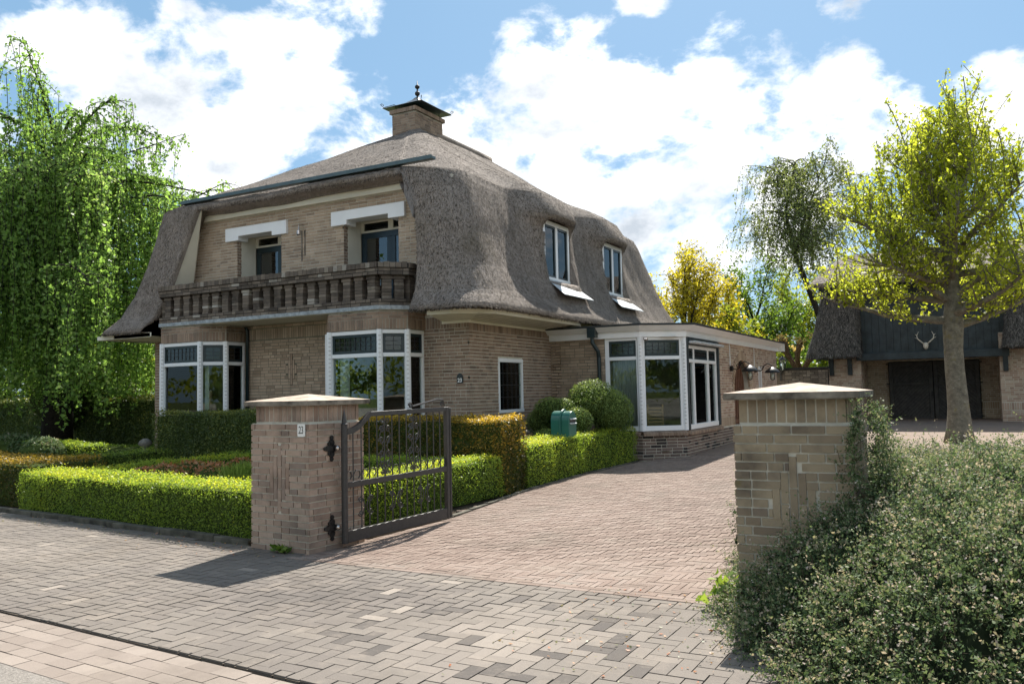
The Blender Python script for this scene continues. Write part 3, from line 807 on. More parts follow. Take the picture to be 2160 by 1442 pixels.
wall = wallm.build('wall', 'mortar', house)
em = (-11.95, 2.08)
def emblem_hole(z):
    ivs = []
    for k, hh in ((0, .31), (1, .19), (2, .09)):
        if abs(z-em[1]) < hh+.01: ivs.append((em[0]-.034-.058*k-.0, em[0]+.034+.058*k))
    return ivs
BS.wall(courses(-13.24, -10.55, GH, 3.01, [emblem_hole], soldiers=[(2.72, 2.93)], header=.3, seed=2), (0, Yf, 0), (1, 0, 0), (0, -1, 0), 'brick_house')
for k, ln in ((0, (-.31, -.105, .10, .31)), (1, (-.19, .0, .19)), (-1, (-.19, .0, .19)), (2, (-.09, .09)), (-2, (-.09, .09))):
    for i in range(len(ln)-1):
        BS.wall([(em[0]+k*.058-.024, em[0]+k*.058+.024, em[1]+ln[i]+.004, em[1]+ln[i+1]-.004)], (0, Yf, 0), (1, 0, 0), (0, -1, 0), 'brick_house')
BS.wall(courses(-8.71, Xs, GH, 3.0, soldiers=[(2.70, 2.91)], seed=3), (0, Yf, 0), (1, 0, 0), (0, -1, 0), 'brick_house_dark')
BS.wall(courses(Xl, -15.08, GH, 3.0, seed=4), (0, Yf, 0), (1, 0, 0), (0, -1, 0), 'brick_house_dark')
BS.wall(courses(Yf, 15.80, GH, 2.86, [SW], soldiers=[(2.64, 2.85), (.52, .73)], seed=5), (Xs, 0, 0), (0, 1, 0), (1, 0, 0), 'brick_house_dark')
BS.wall(courses(-15.2, -8.3, 3.1, 5.34, [(NL[0], NL[1], 3.2, 4.98), (NR[0], NR[1], 3.2, 4.98), (-13.76, -12.02, 4.93, 5.12), (-10.84, -9.07, 4.93, 5.12)], header=.3, seed=6), (0, Yf, 0), (1, 0, 0), (0, -1, 0), 'brick_house')
for nx in NL+NR:      # brick returns of the recesses
    s_ = 1 if nx in (NL[0], NR[0]) else -1
    BS.wall(courses(Yf, Yf+.11, 3.1, 4.92, header=0, L=.1, seed=8), (nx, 0, 0), (0, 1, 0), (s_, 0, 0), 'brick_house_dark', depth=.03)

# bays: plan of the two chamfered bays
bayR = [(-10.55, Yf), (-10.55, 12.02), (-10.20, Yb), (-9.06, Yb), (-8.71, 12.02), (-8.71, Yf)]
bayL = [(-15.08, Yf), (-15.08, 12.02), (-14.73, Yb), (-13.60, Yb), (-13.25, 12.02), (-13.25, Yf)]
def offs(poly, d):
    o = []
    for i, p in enumerate(poly):
        ns = []
        for j in (i-1, i):
            if 0 <= j < len(poly)-1:
                t_ = (V2(poly[j+1])-V2(poly[j])).normalized(); ns.append(Vector((t_.y, -t_.x, 0)))
        m_ = sum(ns, Vector()); m_.normalize(); k = d/max(.3, m_.dot(ns[0])); o.append((p[0]+m_.x*k, p[1]+m_.y*k))
    return o
for bi, bay in enumerate((bayL, bayR)):
    part = bpy.data.objects.new('bay_window', None); put(part, house); world_to_parent(part, house)
    part['label'] = 'white framed bay window with leaded top lights, %s' % ('left of the front wall' if bi == 0 else 'near the house corner')
    for i in range(5):
        window_face(part, bay[i], bay[i+1], .85, 2.68, 2.235)
    corner_post(part, bay[1:5], .85, 2.68)
    ob = offs(bay, .02); m = MB()
    m.prism([*ob, (bay[5][0], Yf+.1), (bay[0][0], Yf+.1)], 2.685, 3.015); m.build('brick_band', 'mortar_dark', part)
    ib = offs(bay, -.02); m = MB(); m.prism([*ib, (bay[5][0], Yf+.1), (bay[0][0], Yf+.1)], GH-.1, .77); m.build('base', 'mortar_dark', part)
    so = offs(bay, .075); m = MB(); m.prism([*so, (bay[5][0]+.0, Yf), (bay[0][0], Yf)], .775, .848); m.build('sill', 'brick_plinth', part)
    for i in range(5):
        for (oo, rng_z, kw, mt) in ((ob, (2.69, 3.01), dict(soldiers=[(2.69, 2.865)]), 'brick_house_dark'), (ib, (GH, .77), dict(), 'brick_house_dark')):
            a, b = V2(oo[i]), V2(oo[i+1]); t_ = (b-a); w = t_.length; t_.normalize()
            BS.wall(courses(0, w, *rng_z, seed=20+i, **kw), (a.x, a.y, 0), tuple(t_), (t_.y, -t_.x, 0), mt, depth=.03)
# small leaded window in the side wall
part = bpy.data.objects.new('side_window', None); put(part, house); world_to_parent(part, house)
window_face(part, (Xs+.02, SW[0]), (Xs+.02, SW[1]), SW[2], SW[3], post=.05, sill=.06, depth=.1)
m = MB()
for j in (1, 2, 3): z = SW[2]+.07+(SW[3]-SW[2]-.12)*j/4; m.aabb(Xs-.018, Xs-.012, SW[0]+.05, SW[1]-.05, z-.005, z+.005)
for j in (1, 2, 3, 4): y = SW[0]+.05+(SW[1]-SW[0]-.1)*j/5; m.aabb(Xs-.019, Xs-.013, y-.004, y+.004, SW[2]+.06, SW[3]-.06)
m.build('lead_came', 'lead_came', part)

# balcony
balc = bpy.data.objects.new('balcony', None); put(balc, house); world_to_parent(balc, house)
bp = [(-15.08, Yf), (-15.08, 12.02), (-14.73, Yb), (-9.06, Yb), (-8.71, 12.02), (-8.71, Yf)]
m = MB(); m.prism([*offs(bp, .02), (-8.71, Yf+.1), (-15.08, Yf+.1)], 3.02, 3.06); m.build('soffit', 'cream_wall', balc)
m = MB(); m.prism(offs(bp, .07), 3.03, 3.10); m.build('zinc_edge', 'zinc_dull', balc)
m = MB(); m.prism(offs(bp, .04), 3.10, 3.225); m.build('slab', 'mortar_black', balc)
m = MB()
m.prism(offs(bp, -.20), 3.22, 3.24); m.build('deck', 'concrete_edge', balc)
so = offs(bp, .05); si = offs(bp, -.20); ro = offs(bp, .06); ri = offs(bp, -.24)
for i in range(5):
    a, b = V2(so[i]), V2(so[i+1]); t_ = b-a; w = t_.length; t_.normalize()
    BS.wall(courses(0, w, 3.104, 3.222, header=.2, seed=40+i), (a.x, a.y, 0), tuple(t_), (t_.y, -t_.x, 0), 'brick_balcony', depth=.02, proud=.012)
    # rail: mortar core with two courses of old bricks and an upright coping
    m = MB()
    core = [ro[i], ro[i+1], ri[i+1], ri[i]]
    m.prism(core, 3.645, 3.86); m.build('rail', 'mortar_black', balc)
    a, b = V2(ro[i]), V2(ro[i+1]); t_ = b-a; w = t_.length; t_.normalize(); nn = Vector((t_.y, -t_.x, 0))
    BS.wall(courses(0, w, 3.65, 3.765, header=.3, seed=50+i), (a.x, a.y, 0), tuple(t_), tuple(nn), 'brick_balcony', depth=.02, proud=.004)
    k = 0.0
    while k < w-.02:
        e = min(k+.105, w); q = a+t_*k
        BS.solid((q.x+nn.x*.03, q.y+nn.y*.03, 3.775), tuple(t_*(e-k-.008)), tuple(-nn*.34), (0, 0, .095+random.uniform(-.008, .008)), 'brick_balcony'); k = e
def baluster(x, y, t_):
    m = MB(); nn = Vector((t_.y, -t_.x, 0)); c_ = Vector((x, y, 0))
    z = 3.225; i = 0
    while z < 3.64:
        top = z > 3.54
        hw = .082 if not top else .082+.022*((z-3.52)/.06); hd = .085
        j = random.uniform(-.004, .004)
        m.box(c_-t_*(hw+j)+nn*(hd+j)+Vector((0, 0, z)), t_*2*hw, -nn*2*hd, Vector((0, 0, .049)), random.random()); z += .0588; i += 1
    m.box(c_-t_*.074+nn*.076+Vector((0, 0, 3.225)), t_*.148, -nn*.152, Vector((0, 0, .42)), .1)
    m.build('baluster', 'brick_balcony', balc)
for i in range(5):
    a, b = V2(offs(bp, -.075)[i]), V2(offs(bp, -.075)[i+1]); t_ = b-a; w = t_.length; t_.normalize(); nb = max(1, round(w/.283))
    for k in range(nb):
        p = a+t_*((k+.5)*w/nb); baluster(p.x, p.y, t_)
# lintels and recessed balcony doors
for li, (lx0, lx1, fx0, fx1, (n0, n1)) in enumerate(((-13.76, -12.02, -13.38, -12.42, NL), (-10.84, -9.07, -10.45, -9.45, NR))):
    part = bpy.data.objects.new('balcony_door', None); put(part, house); world_to_parent(part, house)
    m = MB(); z = Vector
    prof = [(lx0, 4.84), (fx0, 4.84), (fx0, 4.93), (fx1, 4.93), (fx1, 4.84), (lx1, 4.84), (lx1, 5.12), (lx0, 5.12)]
    k = len(m.v); m.v += [(x, Yf-.07, zz) for x, zz in prof]+[(x, Yf+.22, zz) for x, zz in prof]
    m.f += [tuple(range(8)), tuple(reversed(range(8, 16)))]+[(i, i+8, (i+1) % 8+8, (i+1) % 8) for i in range(8)]; m.r += [.5]*10
    m.build('lintel', 'white_paint', part, bevel=.008)
    yb_ = Yf+.52
    m = MB(); m.aabb(n0-.05, n0+.006, Yf+.115, yb_, 3.2, 4.976); m.aabb(n1-.006, n1+.05, Yf+.115, yb_, 3.2, 4.976); m.aabb(n0+.007, n1-.007, Yf+.1, yb_, 4.974, 5.03)
    dx0, dx1 = n0+.02, n1-.02
    m.aabb(n0, n1, yb_+.001, yb_+.06, 4.76, 4.80); m.aabb(n0, n1, yb_+.001, yb_+.06, 4.95, 4.973)
    m.aabb(n0, dx0+.06, yb_, yb_+.05, 4.80, 4.95); m.aabb(dx1-.06, n1, yb_, yb_+.05, 4.80, 4.95)
    tx = dx0+.63 if li == 0 else dx0+.66
    m.aabb(tx, tx+.12, yb_, yb_+.05, 4.80, 4.95)
    m.build('reveal', 'cream_wall', part)
    dk = 'dark_green_paint' if li == 0 else 'navy_paint'
    m = MB(); leafs = [(dx0, dx0+.72), (dx0+.72, dx1)]
    for (xa, xb) in leafs:
        for q in ((xa, xb, 3.2, 3.42), (xa, xb, 4.64, 4.76), (xa, xa+.1, 3.42, 4.64), (xb-.1, xb, 3.42, 4.64)): m.aabb(q[0], q[1], yb_+.01, yb_+.06, q[2], q[3])
    m.build('door_frame', dk, part, bevel=.004)
    for (xa, xb) in leafs:
        m = MB(); m.aabb(xa+.1, xb-.1, yb_+.03, yb_+.036, 3.42, 4.64); m.build('pane', 'glass_blue', part)
    for (xa, xb) in ((dx0+.06, tx), (tx+.12, dx1-.06)):
        m = MB(); m.aabb(xa, xb, yb_+.02, yb_+.028, 4.80, 4.95); m.build('pane', 'glass_leaded', part)
    # gathered curtain behind the glass
    m = MB(); cx0, cx1 = (dx0+.2, dx0+.60) if li == 0 else (dx0+.12, dx0+.34)
    for (c0, c1) in ((cx0, cx1), (dx0+.86, dx1-.1)):
        nf = 12
        for i in range(nf):
            xa, xb = c0+(c1-c0)*i/nf, c0+(c1-c0)*(i+1)/nf; tp = (0.06 if li == 0 else .0)
            ya, yb2 = yb_+.12+(.025 if i % 2 else 0), yb_+.12+(0 if i % 2 else .025)
            mid = (c0+c1)/2
            m.poly([(xa+(mid-xa)*tp*2, ya, 3.3), (xb+(mid-xb)*tp*2, yb2, 3.3), (xb, yb2, 4.62), (xa, ya, 4.62)])
    m.build('curtain', 'curtain_white', part)
    m = MB(); m.aabb(n0-.3, n1+.3, yb_+1.6, yb_+1.65, 3.2, 5.0); m.aabb(n0-.3, n0-.25, yb_+.07, yb_+1.6, 3.2, 5.0); m.aabb(n1+.25, n1+.3, yb_+.07, yb_+1.6, 3.2, 5.0)
    m.aabb(n0-.3, n1+.3, yb_+.07, yb_+1.65, 5.0, 5.04); m.build('landing', 'room_wall', part)
# wall lamp bracket between the balcony doors
m = MB(); m.tube([(-11.62, Yf-.01, 4.98), (-11.62, Yf-.12, 4.97), (-11.60, Yf-.15, 4.90), (-11.60, Yf-.15, 4.84)], .012, 6); m.lathe((-11.60, Yf-.15, 4.74), [(.03, 0), (.045, .02), (.04, .1), (.01, .12)], 10)
m.build('lamp_bracket', 'steel', house)
m = MB(); m.aabb(-11.665, -11.635, Yf-.014, Yf-.004, 4.25, 4.86); m.aabb(-11.585, -11.555, Yf-.014, Yf-.004, 4.35, 4.86); m.build('wall_conduit', 'concrete_edge', house)
# cream board under the upper eave and the slanting reveals
m = MB(); m.aabb(-14.62, -8.62, Yf-.10, Yf-.008, 5.34, 5.62)
m.build('eave_board', 'cream_paint', house)
for sgn in (0,):
    m = MB()
    if sgn == 0: A, Bq, C_, D = (-14.50, Yf-.012, 5.62), (-14.93, Yf-.012, 3.25), (-14.97, 11.88, 3.25), (-14.05, 12.12, 5.62)
    else: A, Bq, C_, D = (-8.70, Yf-.06, 5.62), (-8.28, Yf-.012, 3.2), (-8.05, 12.0, 3.2), (-8.55, 12.16, 5.62)
    A, Bq, C_, D = (Vector(q) for q in (A, Bq, C_, D)); e = Vector((-.03 if sgn == 0 else .03, .02, 0))
    m.poly([A, Bq, C_, D]); m.poly([D+e, C_+e, Bq+e, A+e]); m.poly([A, A+e, Bq+e, Bq]); m.poly([D, C_, C_+e, D+e])
    m.build('slanting_board', 'cream_paint', house)

# interior of the ground floor
m = MB()
x0, x1, y0, y1, z0, z1 = Xl+.25, Xs-.25, Yf+.25, 17.4, .32, 2.98
m.poly([(x0, Yb+.1, z0), (x1, Yb+.1, z0), (x1, y1, z0), (x0, y1, z0)]); 
m.build('floor', 'room_floor', house)
m = MB(); m.poly([(x0, y1, z0), (x1, y1, z0), (x1, y1, z1), (x0, y1, z1)]); m.poly([(x0, y0, z0), (x0, y1, z0), (x0, y1, z1), (x0, y0, z1)]); m.poly([(x1, y0, z0), (x1, y1, z0), (x1, y1, z1), (x1, y0, z1)])
m.poly([(x0, y0, z1), (x1, y0, z1), (x1, y1, z1), (x0, y1, z1)])
m.poly([(-12.4, 13.6, z0), (-12.3, 13.6, z0), (-12.3, y1, z0), (-12.4, y1, z0)]); m.aabb(-12.4, -12.3, 14.4, y1, z0, z1)
m.build('room_shell', 'room_wall', house)
def curtain(part, a, b, z0, z1, mat, nf=14, amp=.03):
    m = MB(); a, b = V2(a), V2(b); t_ = (b-a)/nf; n = Vector((t_.y, -t_.x, 0)).normalized()
    for i in range(nf):
        p, q = a+t_*i+n*(amp if i % 2 else 0), a+t_*(i+1)+n*(0 if i % 2 else amp)
        m.poly([(p.x, p.y, z0), (q.x, q.y, z0), (q.x, q.y, z1), (p.x, p.y, z1)])
    return m.build('curtain', mat, part)
for (xa, xb, y) in ((-14.62, -14.42, 11.84), (-13.72, -13.62, 11.92), (-10.10, -9.88, 11.84)):
    curtain(house, (xa, y), (xb, y), .9, 2.2, 'curtain_white', 8)
curtain(house, (-8.86, 12.1), (-8.86, 12.45), .9, 2.2, 'curtain_grey', 8)

# ------------------------------------------------------------------ thatched roof
ZL = [2.955, 3.02, 3.30, 3.80, 4.40, 5.00, 5.40, 5.62, 5.80, 8.27]
DS = [.90, .87, .62, .36, .13, -.05, -.17, -.27, -.52, None]
DF = [1.03, 1.00, .78, .60, .51, .45, .43, .42, .09, None]
XC, YR0, YR1 = -11.9, 17.0, 20.4
def level(z):
    if z <= 5.8:
        ds = float(np.interp(z, ZL[:-1], DS[:-1])); df = float(np.interp(z, ZL[:-1], DF[:-1]))
        return Xs+ds, Xl-ds, Yf-df, Yr+ds*.9+.0
    k = (z-5.8)/(8.27-5.8)
    a = level(5.8)
    return a[0]+(XC-a[0])*k, a[1]+(XC-a[1])*k, a[2]+(YR0-a[2])*k, a[3]+(YR1-a[3])*k
def edges_lr(z):
    return (float(np.interp(z, [2.9, 3.0, 3.9, 4.8, 5.5, 5.8], [-15.3, -15.25, -14.86, -14.50, -14.22, -14.15])),
            float(np.interp(z, [2.9, 3.0, 3.8, 4.8, 5.5, 5.8], [-8.28, -8.30, -8.42, -8.54, -8.66, -8.7])))
DORM = (15.72, 18.86)
def dormer_push(y, z):
    w = sum(math.exp(-((y-yc)/1.0)**4) for yc in DORM)
    return w*float(np.interp(z, [3.3, 3.8, 4.4, 4.9, 5.12, 5.3, 5.62, 5.8, 6.2, 6.6], [0, .02, .13, .30, .60, .57, .48, .44, .20, 0]))
zs = list(np.linspace(2.955, 5.62, 30))+list(np.linspace(5.70, 8.27, 22))
NC, NCH, NCE, NSD, NRE = 10, 8, 30, 110, 24
rows = []; cols_kind = None
zs = [2.956]+zs                                   # first ring: the cut underside of the eave
for zi, z in enumerate(zs):
    xr, xl, yf, yb = level(z)
    if zi == 0: xr, xl, yf, yb = xr-.32, xl+.32, yf+.32, yb-.32
    rad = min(float(np.interp(z, [2.9, 4.5, 5.6, 8.0, 8.27], [.62, .75, .9, .35, .02])), (xr-xl)/2-.001, (yb-yf)/2-.001)
    eL, eR = edges_lr(z)
    if z > 5.8:
        k = (z-5.8)/(8.27-5.8); eL = eL+(XC-eL)*k; eR = eR+(XC-eR)*k
    eL = max(eL, xl+rad); eR = min(eR, xr-rad)
    pts = []; kind = []
    for i in range(NCH): pts.append((xl+rad+(eL-xl-rad)*i/NCH, yf)); kind.append('c')
    for i in range(NCE): pts.append((eL+(eR-eL)*i/NCE, yf)); kind.append('o')
    for i in range(NCH): pts.append((eR+(xr-rad-eR)*i/NCH, yf)); kind.append('c')
    for i in range(NC): q = R(-90+90*i/NC); pts.append((xr-rad+rad*math.cos(q), yf+rad+rad*math.sin(q))); kind.append('k')
    for i in range(NSD):
        y = yf+rad+(yb-yf-2*rad)*i/NSD; pts.append((xr+dormer_push(y, z), y)); kind.append('s')
    for i in range(NC): q = R(90*i/NC); pts.append((xr-rad+rad*math.cos(q), yb-rad+rad*math.sin(q))); kind.append('k')
    for i in range(NRE): pts.append((xr-rad+(xl-xr+2*rad)*i/NRE, yb)); kind.append('r')
    for i in range(NC): q = R(90+90*i/NC); pts.append((xl+rad+rad*math.cos(q), yb-rad+rad*math.sin(q))); kind.append('k')
    for i in range(NRE): pts.append((xl, yb-rad+(yf-yb+2*rad)*i/NRE)); kind.append('l')
    for i in range(NC): q = R(180+90*i/NC); pts.append((xl+rad+rad*math.cos(q), yf+rad+rad*math.sin(q))); kind.append('k')
    rr = []
    for (x, y) in pts:
        nz = mnoise.noise((x*.55, y*.55, z*.7))*.07+mnoise.noise((x*2.2, y*2.2, z*1.6))*.028
        dx, dy = x-XC, y-17.5; ln = math.hypot(dx, dy)+1e-6
        sag = -.05*math.sin(max(0, min(1, (z-2.92)/.4))*math.pi)
        rr.append((x+dx/ln*(nz), y+dy/ln*(nz), z+mnoise.noise((x*.8, y*.8, 9))*(.045 if z > 3.2 else .012)))
    rows.append(rr)
tv = [p for r_ in rows for p in r_]; NP = len(rows[0]); tf = []
for j in range(len(rows)-1):
    zm = (zs[j]+zs[j+1])/2
    for i in range(NP):
        i2 = (i+1) % NP
        if kind[i] == 'o' and zm < 5.53: continue
        if kind[i] == 's' and kind[i2] in 'sk':
            ym = (rows[j][i][1]+rows[j+1][i2][1])/2
            if 3.78 < zm < 5.10 and any(abs(ym-yc) < .64 for yc in DORM): continue
        tf.append((j*NP+i, j*NP+i2, (j+1)*NP+i2, (j+1)*NP+i))
me = bpy.data.meshes.new('roof'); me.from_pydata(tv, [], tf); me.materials.append(MATS['thatch']); me.update()
me.polygons.foreach_set('use_smooth', [True]*len(me.polygons))
roof = bpy.data.objects.new('roof', me); put(roof, house); world_to_parent(roof, house)
roof['label'] = 'grey weathered reed thatch roof with flared skirts and two hooded dormers'
vg = roof.vertex_groups.new(name='thickness')
for vi, p in enumerate(tv): vg.add([vi], min(1, max(.06, (p[2]-3.05)/.6)), 'REPLACE')
sm = roof.modifiers.new('thick', 'SOLIDIFY'); sm.thickness = .30; sm.offset = -1; sm.vertex_group = 'thickness'
def reeds(name, verts, faces, count, mat, parent, length=.16, width=.011, lift=.35, facing=True):
    Vv = np.array(verts); Fq = np.array(faces)
    A, B_, C_, D_ = (Vv[Fq[:, i]] for i in range(4))
    nrm = np.cross(C_-A, D_-B_); ar = np.linalg.norm(nrm, axis=1)/2; nrm = unit(nrm)
    cen = (A+B_+C_+D_)/4; tocam = unit(CAMV-cen)
    wgt = ar*np.where((nrm*tocam).sum(1) > -.15, 1.0, .08)/(np.linalg.norm(cen-CAMV, axis=1)**.6)
    idx = rng.choice(len(Fq), count, p=wgt/wgt.sum())
    u, v = rng.random((count, 1)), rng.random((count, 1))
    P = (A[idx]*(1-u)+B_[idx]*u)*(1-v)+(D_[idx]*(1-u)+C_[idx]*u)*v
    n = nrm[idx]; dn = np.tile([0, 0, -1.0], (count, 1))+rng.normal(size=(count, 3))*.35
    tg = unit(dn-n*(dn*n).sum(1, keepdims=True)); sd = unit(np.cross(n, tg))
    L = (length*(.5+rng.random((count, 1)))); w = width*(.6+.8*rng.random((count, 1)))
    tip = tg*L+n*L*lift*rng.random((count, 1)); P = P-n*.004
    Q = np.stack([P-sd*w, P+sd*w, P+tip+sd*w*.6, P+tip-sd*w*.6], 1)
    return np_quads(name, Q, rng.random(count)**1.2, mat, parent, 'stuff')
reeds('reed_ends', tv, tf, 340000, 'reed', roof, .048, .0048, .22)
# fringe of cut reed ends along the eaves
rows0 = np.array(rows[1]); fr = []
for i in range(NP):
    if kind[i] == 'o': continue
    a, b = rows0[i], rows0[(i+1) % NP]; n_ = max(1, int(np.linalg.norm(b-a)/.006))
    for k in range(n_):
        p = a+(b-a)*((k+random.random())/n_); c_ = np.array([XC, 17.5, p[2]])-p; c_ = c_/np.linalg.norm(c_)
        p = p+c_*random.uniform(0, .22); q = p+np.array([random.uniform(-.01, .01), random.uniform(-.01, .01), -random.uniform(.0, .045)]); s_ = np.array([-c_[1], c_[0], 0])*.006
        fr.append([p-s_, p+s_, q+s_, q-s_])
np_quads('eave_fringe', fr, rng.random(len(fr))*.7, 'reed', roof, 'stuff')
# upper eave lip fringe
fr = []
for j, z in enumerate(zs):
    if z >= 5.52: break
lip = np.array(rows[j])
for i in range(NCH, NCH+NCE):
    a, b = lip[i], lip[i+1]; n_ = max(1, int(np.linalg.norm(b-a)/.005))
    for k in range(n_):
        p = a+(b-a)*((k+random.random())/n_)+np.array([0, random.uniform(0, .28), .01]); q = p+np.array([random.uniform(-.01, .01), -.01, -random.uniform(0, .025)]); s_ = np.array([.005, 0, 0]); fr.append([p-s_, p+s_, q+s_, q-s_])
np_quads('eave_fringe', fr, rng.random(len(fr))*.6, 'reed', roof, 'stuff')
# gutter on the front slope
m = MB(); gy = 12.22; gz = 5.745
m.box((-14.78, gy-.06, gz-.02), (6.55, 0, 0), (0, .13, 0), (0, 0, .055)); m.box((-14.78, gy-.075, gz-.025), (6.55, 0, 0), (0, .014, 0), (0, 0, .075)); m.build('gutter', 'gutter_paint', roof, bevel=.006)
# ridge roll
m = MB(); m.tube([(XC, YR0+.2, 8.20), (XC, YR0+.9, 8.24), (XC, YR1-.5, 8.24), (XC, YR1+.1, 8.22)], [.08, .12, .12, .13], 10); m.build('ridge_roll', 'thatch', roof, smooth=True)
# dormer windows with zinc aprons
for di, yc in enumerate(DORM):
    part = bpy.data.objects.new('dormer_window', None); put(part, house); world_to_parent(part, house)
    part['label'] = 'dark double casement dormer window in white frame, %s' % ('nearer the front' if di == 0 else 'farther back')
    window_face(part, (-7.50, yc-.62), (-7.50, yc+.62), 3.80, 5.06, cols=[.5], post=.075, sill=.09, rail=.085, low_dark=True, glass='glass', depth=.16)
    z0_, z1_ = 3.84, 3.47; x0_, x1_ = -7.48, -7.02
    m = MB(); m.poly([(x0_, yc-.61, z0_), (x0_, yc+.61, z0_), (x1_, yc+.78, z1_), (x1_, yc-.70, z1_)]); m.poly([(x1_, yc-.70, z1_-.015), (x1_, yc+.78, z1_-.015), (x0_, yc+.61, z0_-.015), (x0_, yc-.61, z0_-.015)]); m.poly([(x1_, yc-.70, z1_), (x1_, yc+.78, z1_), (x1_, yc+.78, z1_-.015), (x1_, yc-.70, z1_-.015)])
    m.build('zinc_apron', 'zinc', part)
    m = MB(); m.aabb(-8.6, -8.55, yc-.6, yc+.6, 3.7, 5.1); m.aabb(-8.6, -7.6, yc-.62, yc-.6, 3.7, 5.1); m.aabb(-8.6, -7.6, yc+.6, yc+.62, 3.7, 5.1); m.aabb(-8.6, -7.6, yc-.62, yc+.62, 5.1, 5.12); m.aabb(-8.6, -7.6, yc-.62, yc+.62, 3.68, 3.7)
    m.build('dormer_room', 'room_wall', part)
    curtain(part, (-7.68, yc-.54), (-7.68, yc-.02), 3.9, 5.0, 'curtain_white', 10); curtain(part, (-7.68, yc+.08), (-7.68, yc+.3), 3.9, 5.0, 'curtain_white', 6)
# soffit and fascia under the skirt at the corner
ox, oy = Xs+.72, Yf-.84
m = MB()
cc_ = .55
m.poly([(-8.05, oy, 2.885), (ox-cc_, oy, 2.885), (ox, oy+cc_, 2.885), (Xs, Yf, 2.82), (-8.3, Yf, 2.82)][::-1]); m.poly([(ox, oy+cc_, 2.885), (ox, 15.72, 2.885), (Xs, 15.72, 2.82), (Xs, Yf, 2.82)][::-1])
m.build('soffit', 'soffit_board', house)
m = MB(); m.box((-8.05, oy-.02, 2.865), (ox-cc_+8.05, 0, 0), (0, .02, 0), (0, 0, .085)); m.box((ox, oy+cc_, 2.865), (.02, 0, 0), (0, 15.72-oy-cc_, 0), (0, 0, .085)); m.box((ox-cc_, oy-.02, 2.865), (cc_+.02, cc_+.02, 0), (-.014, .014, 0), (0, 0, .085))
m.box((Xs+.005, Yf-.03, 2.775), (.022, 0, 0), (0, 15.75-Yf, 0), (0, 0, .05)); m.box((-8.3, Yf-.03, 2.777), (8.3+Xs, 0, 0), (0, .022, 0), (0, 0, .05))
m.box((ox-.5, 15.70, 2.83), (.52, 0, 0), (0, .03, 0), (0, 0, .12)); m.build('fascia', 'cream_paint', house)
m = MB()
for k in range(1, 7): q = k/7; m.box((ox-(ox-Xs)*q-.004, oy+.88*q, 2.872-.075*q), (.008, 0, 0), (0, 15.7-oy-.88*q, 0), (0, 0, -.004))
m.build('soffit_groove', 'concrete_edge', house)
m = MB(); lx = Xl-.80
m.poly([(lx, oy+.55, 2.88), (lx+.55, oy, 2.88), (-15.1, oy, 2.88), (-15.1, Yf, 2.82), (Xl, Yf, 2.82)]); m.poly([(lx, oy+.55, 2.88), (Xl, Yf, 2.82), (Xl, Yr, 2.82), (lx, Yr, 2.88)])
m.box((lx+.55, oy-.02, 2.865), (-15.1-lx-.55, 0, 0), (0, .02, 0), (0, 0, .085)); m.box((lx-.02, oy+.55, 2.865), (.02, 0, 0), (0, Yr-oy-.55, 0), (0, 0, .085)); m.box((lx-.02, oy+.55, 2.865), (.57, -.57, 0), (.014, .014, 0), (0, 0, .085)); m.build('soffit', 'soffit_board', house)
m = MB(); m.aabb(-15.95, -15.12, oy+.08, Yf-.02, 2.90, 3.22); m.build('eave_filling', 'thatch', roof)
m.box((lx-.02, oy-.02, 2.855), (-15.1-lx, 0, 0), (0, .02, 0), (0, 0, .085)); m.box((lx-.02, oy, 2.855), (.02, 0, 0), (0, Yr-oy, 0), (0, 0, .085)); m.build('soffit', 'soffit_board', house)
# chimney
chim = bpy.data.objects.new('chimney', None); put(chim, house); world_to_parent(chim, house)
cx0, cx1, cy0, cy1 = -12.50, -11.80, 16.72, 17.95
CB = BrickSet()
m = MB(); m.aabb(cx0, cx1, cy0, cy1, 7.5, 8.70); m.build('shaft', 'mortar_dark', chim)
m = MB(); m.aabb(cx0-.05, cx1+.05, cy0-.05, cy1+.05, 8.60, 8.70); m.build('cornice', 'mortar_dark', chim)
for (o_, u_, n_, w_) in (((cx0, cy0), (1, 0, 0), (0, -1, 0), cx1-cx0), ((cx1, cy0), (0, 1, 0), (1, 0, 0), cy1-cy0)):
    CB.wall(courses(0, w_, 7.7, 8.59, seed=70), (o_[0], o_[1], 0), u_, n_, 'brick_house_dark', depth=.03)
for (o_, u_, n_, w_) in (((cx0-.05, cy0-.05), (1, 0, 0), (0, -1, 0), cx1-cx0+.1), ((cx1+.05, cy0-.05), (0, 1, 0), (1, 0, 0), cy1-cy0+.1)):
    CB.wall(courses(0, w_, 8.60, 8.70, soldiers=[(8.60, 8.70)], seed=71), (o_[0], o_[1], 0), u_, n_, 'brick_house_dark', depth=.03)
CB.finish(chim, 0)
ccx, ccy = (cx0+cx1)/2, (cy0+cy1)/2
m = MB()
lv = [(0.66, 8.79), (.43, 8.90), (.23, 9.0), (.10, 9.10), (.04, 9.17)]
k = len(m.v); sq = [(-1, -1.15), (1, -1.15), (1, 1.15), (-1, 1.15)]
for (h, z) in lv: m.v += [(ccx+h*s*.92, ccy+h*q*.92, z) for s, q in sq]
for i in range(len(lv)-1):
    for j in range(4): a = k+i*4+j; b = k+i*4+(j+1) % 4; m.f.append((a, b, b+4, a+4)); m.r.append(.5)
m.f.append((k+3, k+2, k+1, k)); m.r.append(.5)
m.build('hood', 'dark_green_paint', chim)
m = MB()
for sx in (-1, 1):
    for sy in (-1, 1): m.tube([(ccx+sx*.28, ccy+sy*.45, 8.69), (ccx+sx*.34, ccy+sy*.50, 8.74), (ccx+sx*.32, ccy+sy*.48, 8.80)], .012, 5)
m.build('hood_strap', 'black_iron', chim)
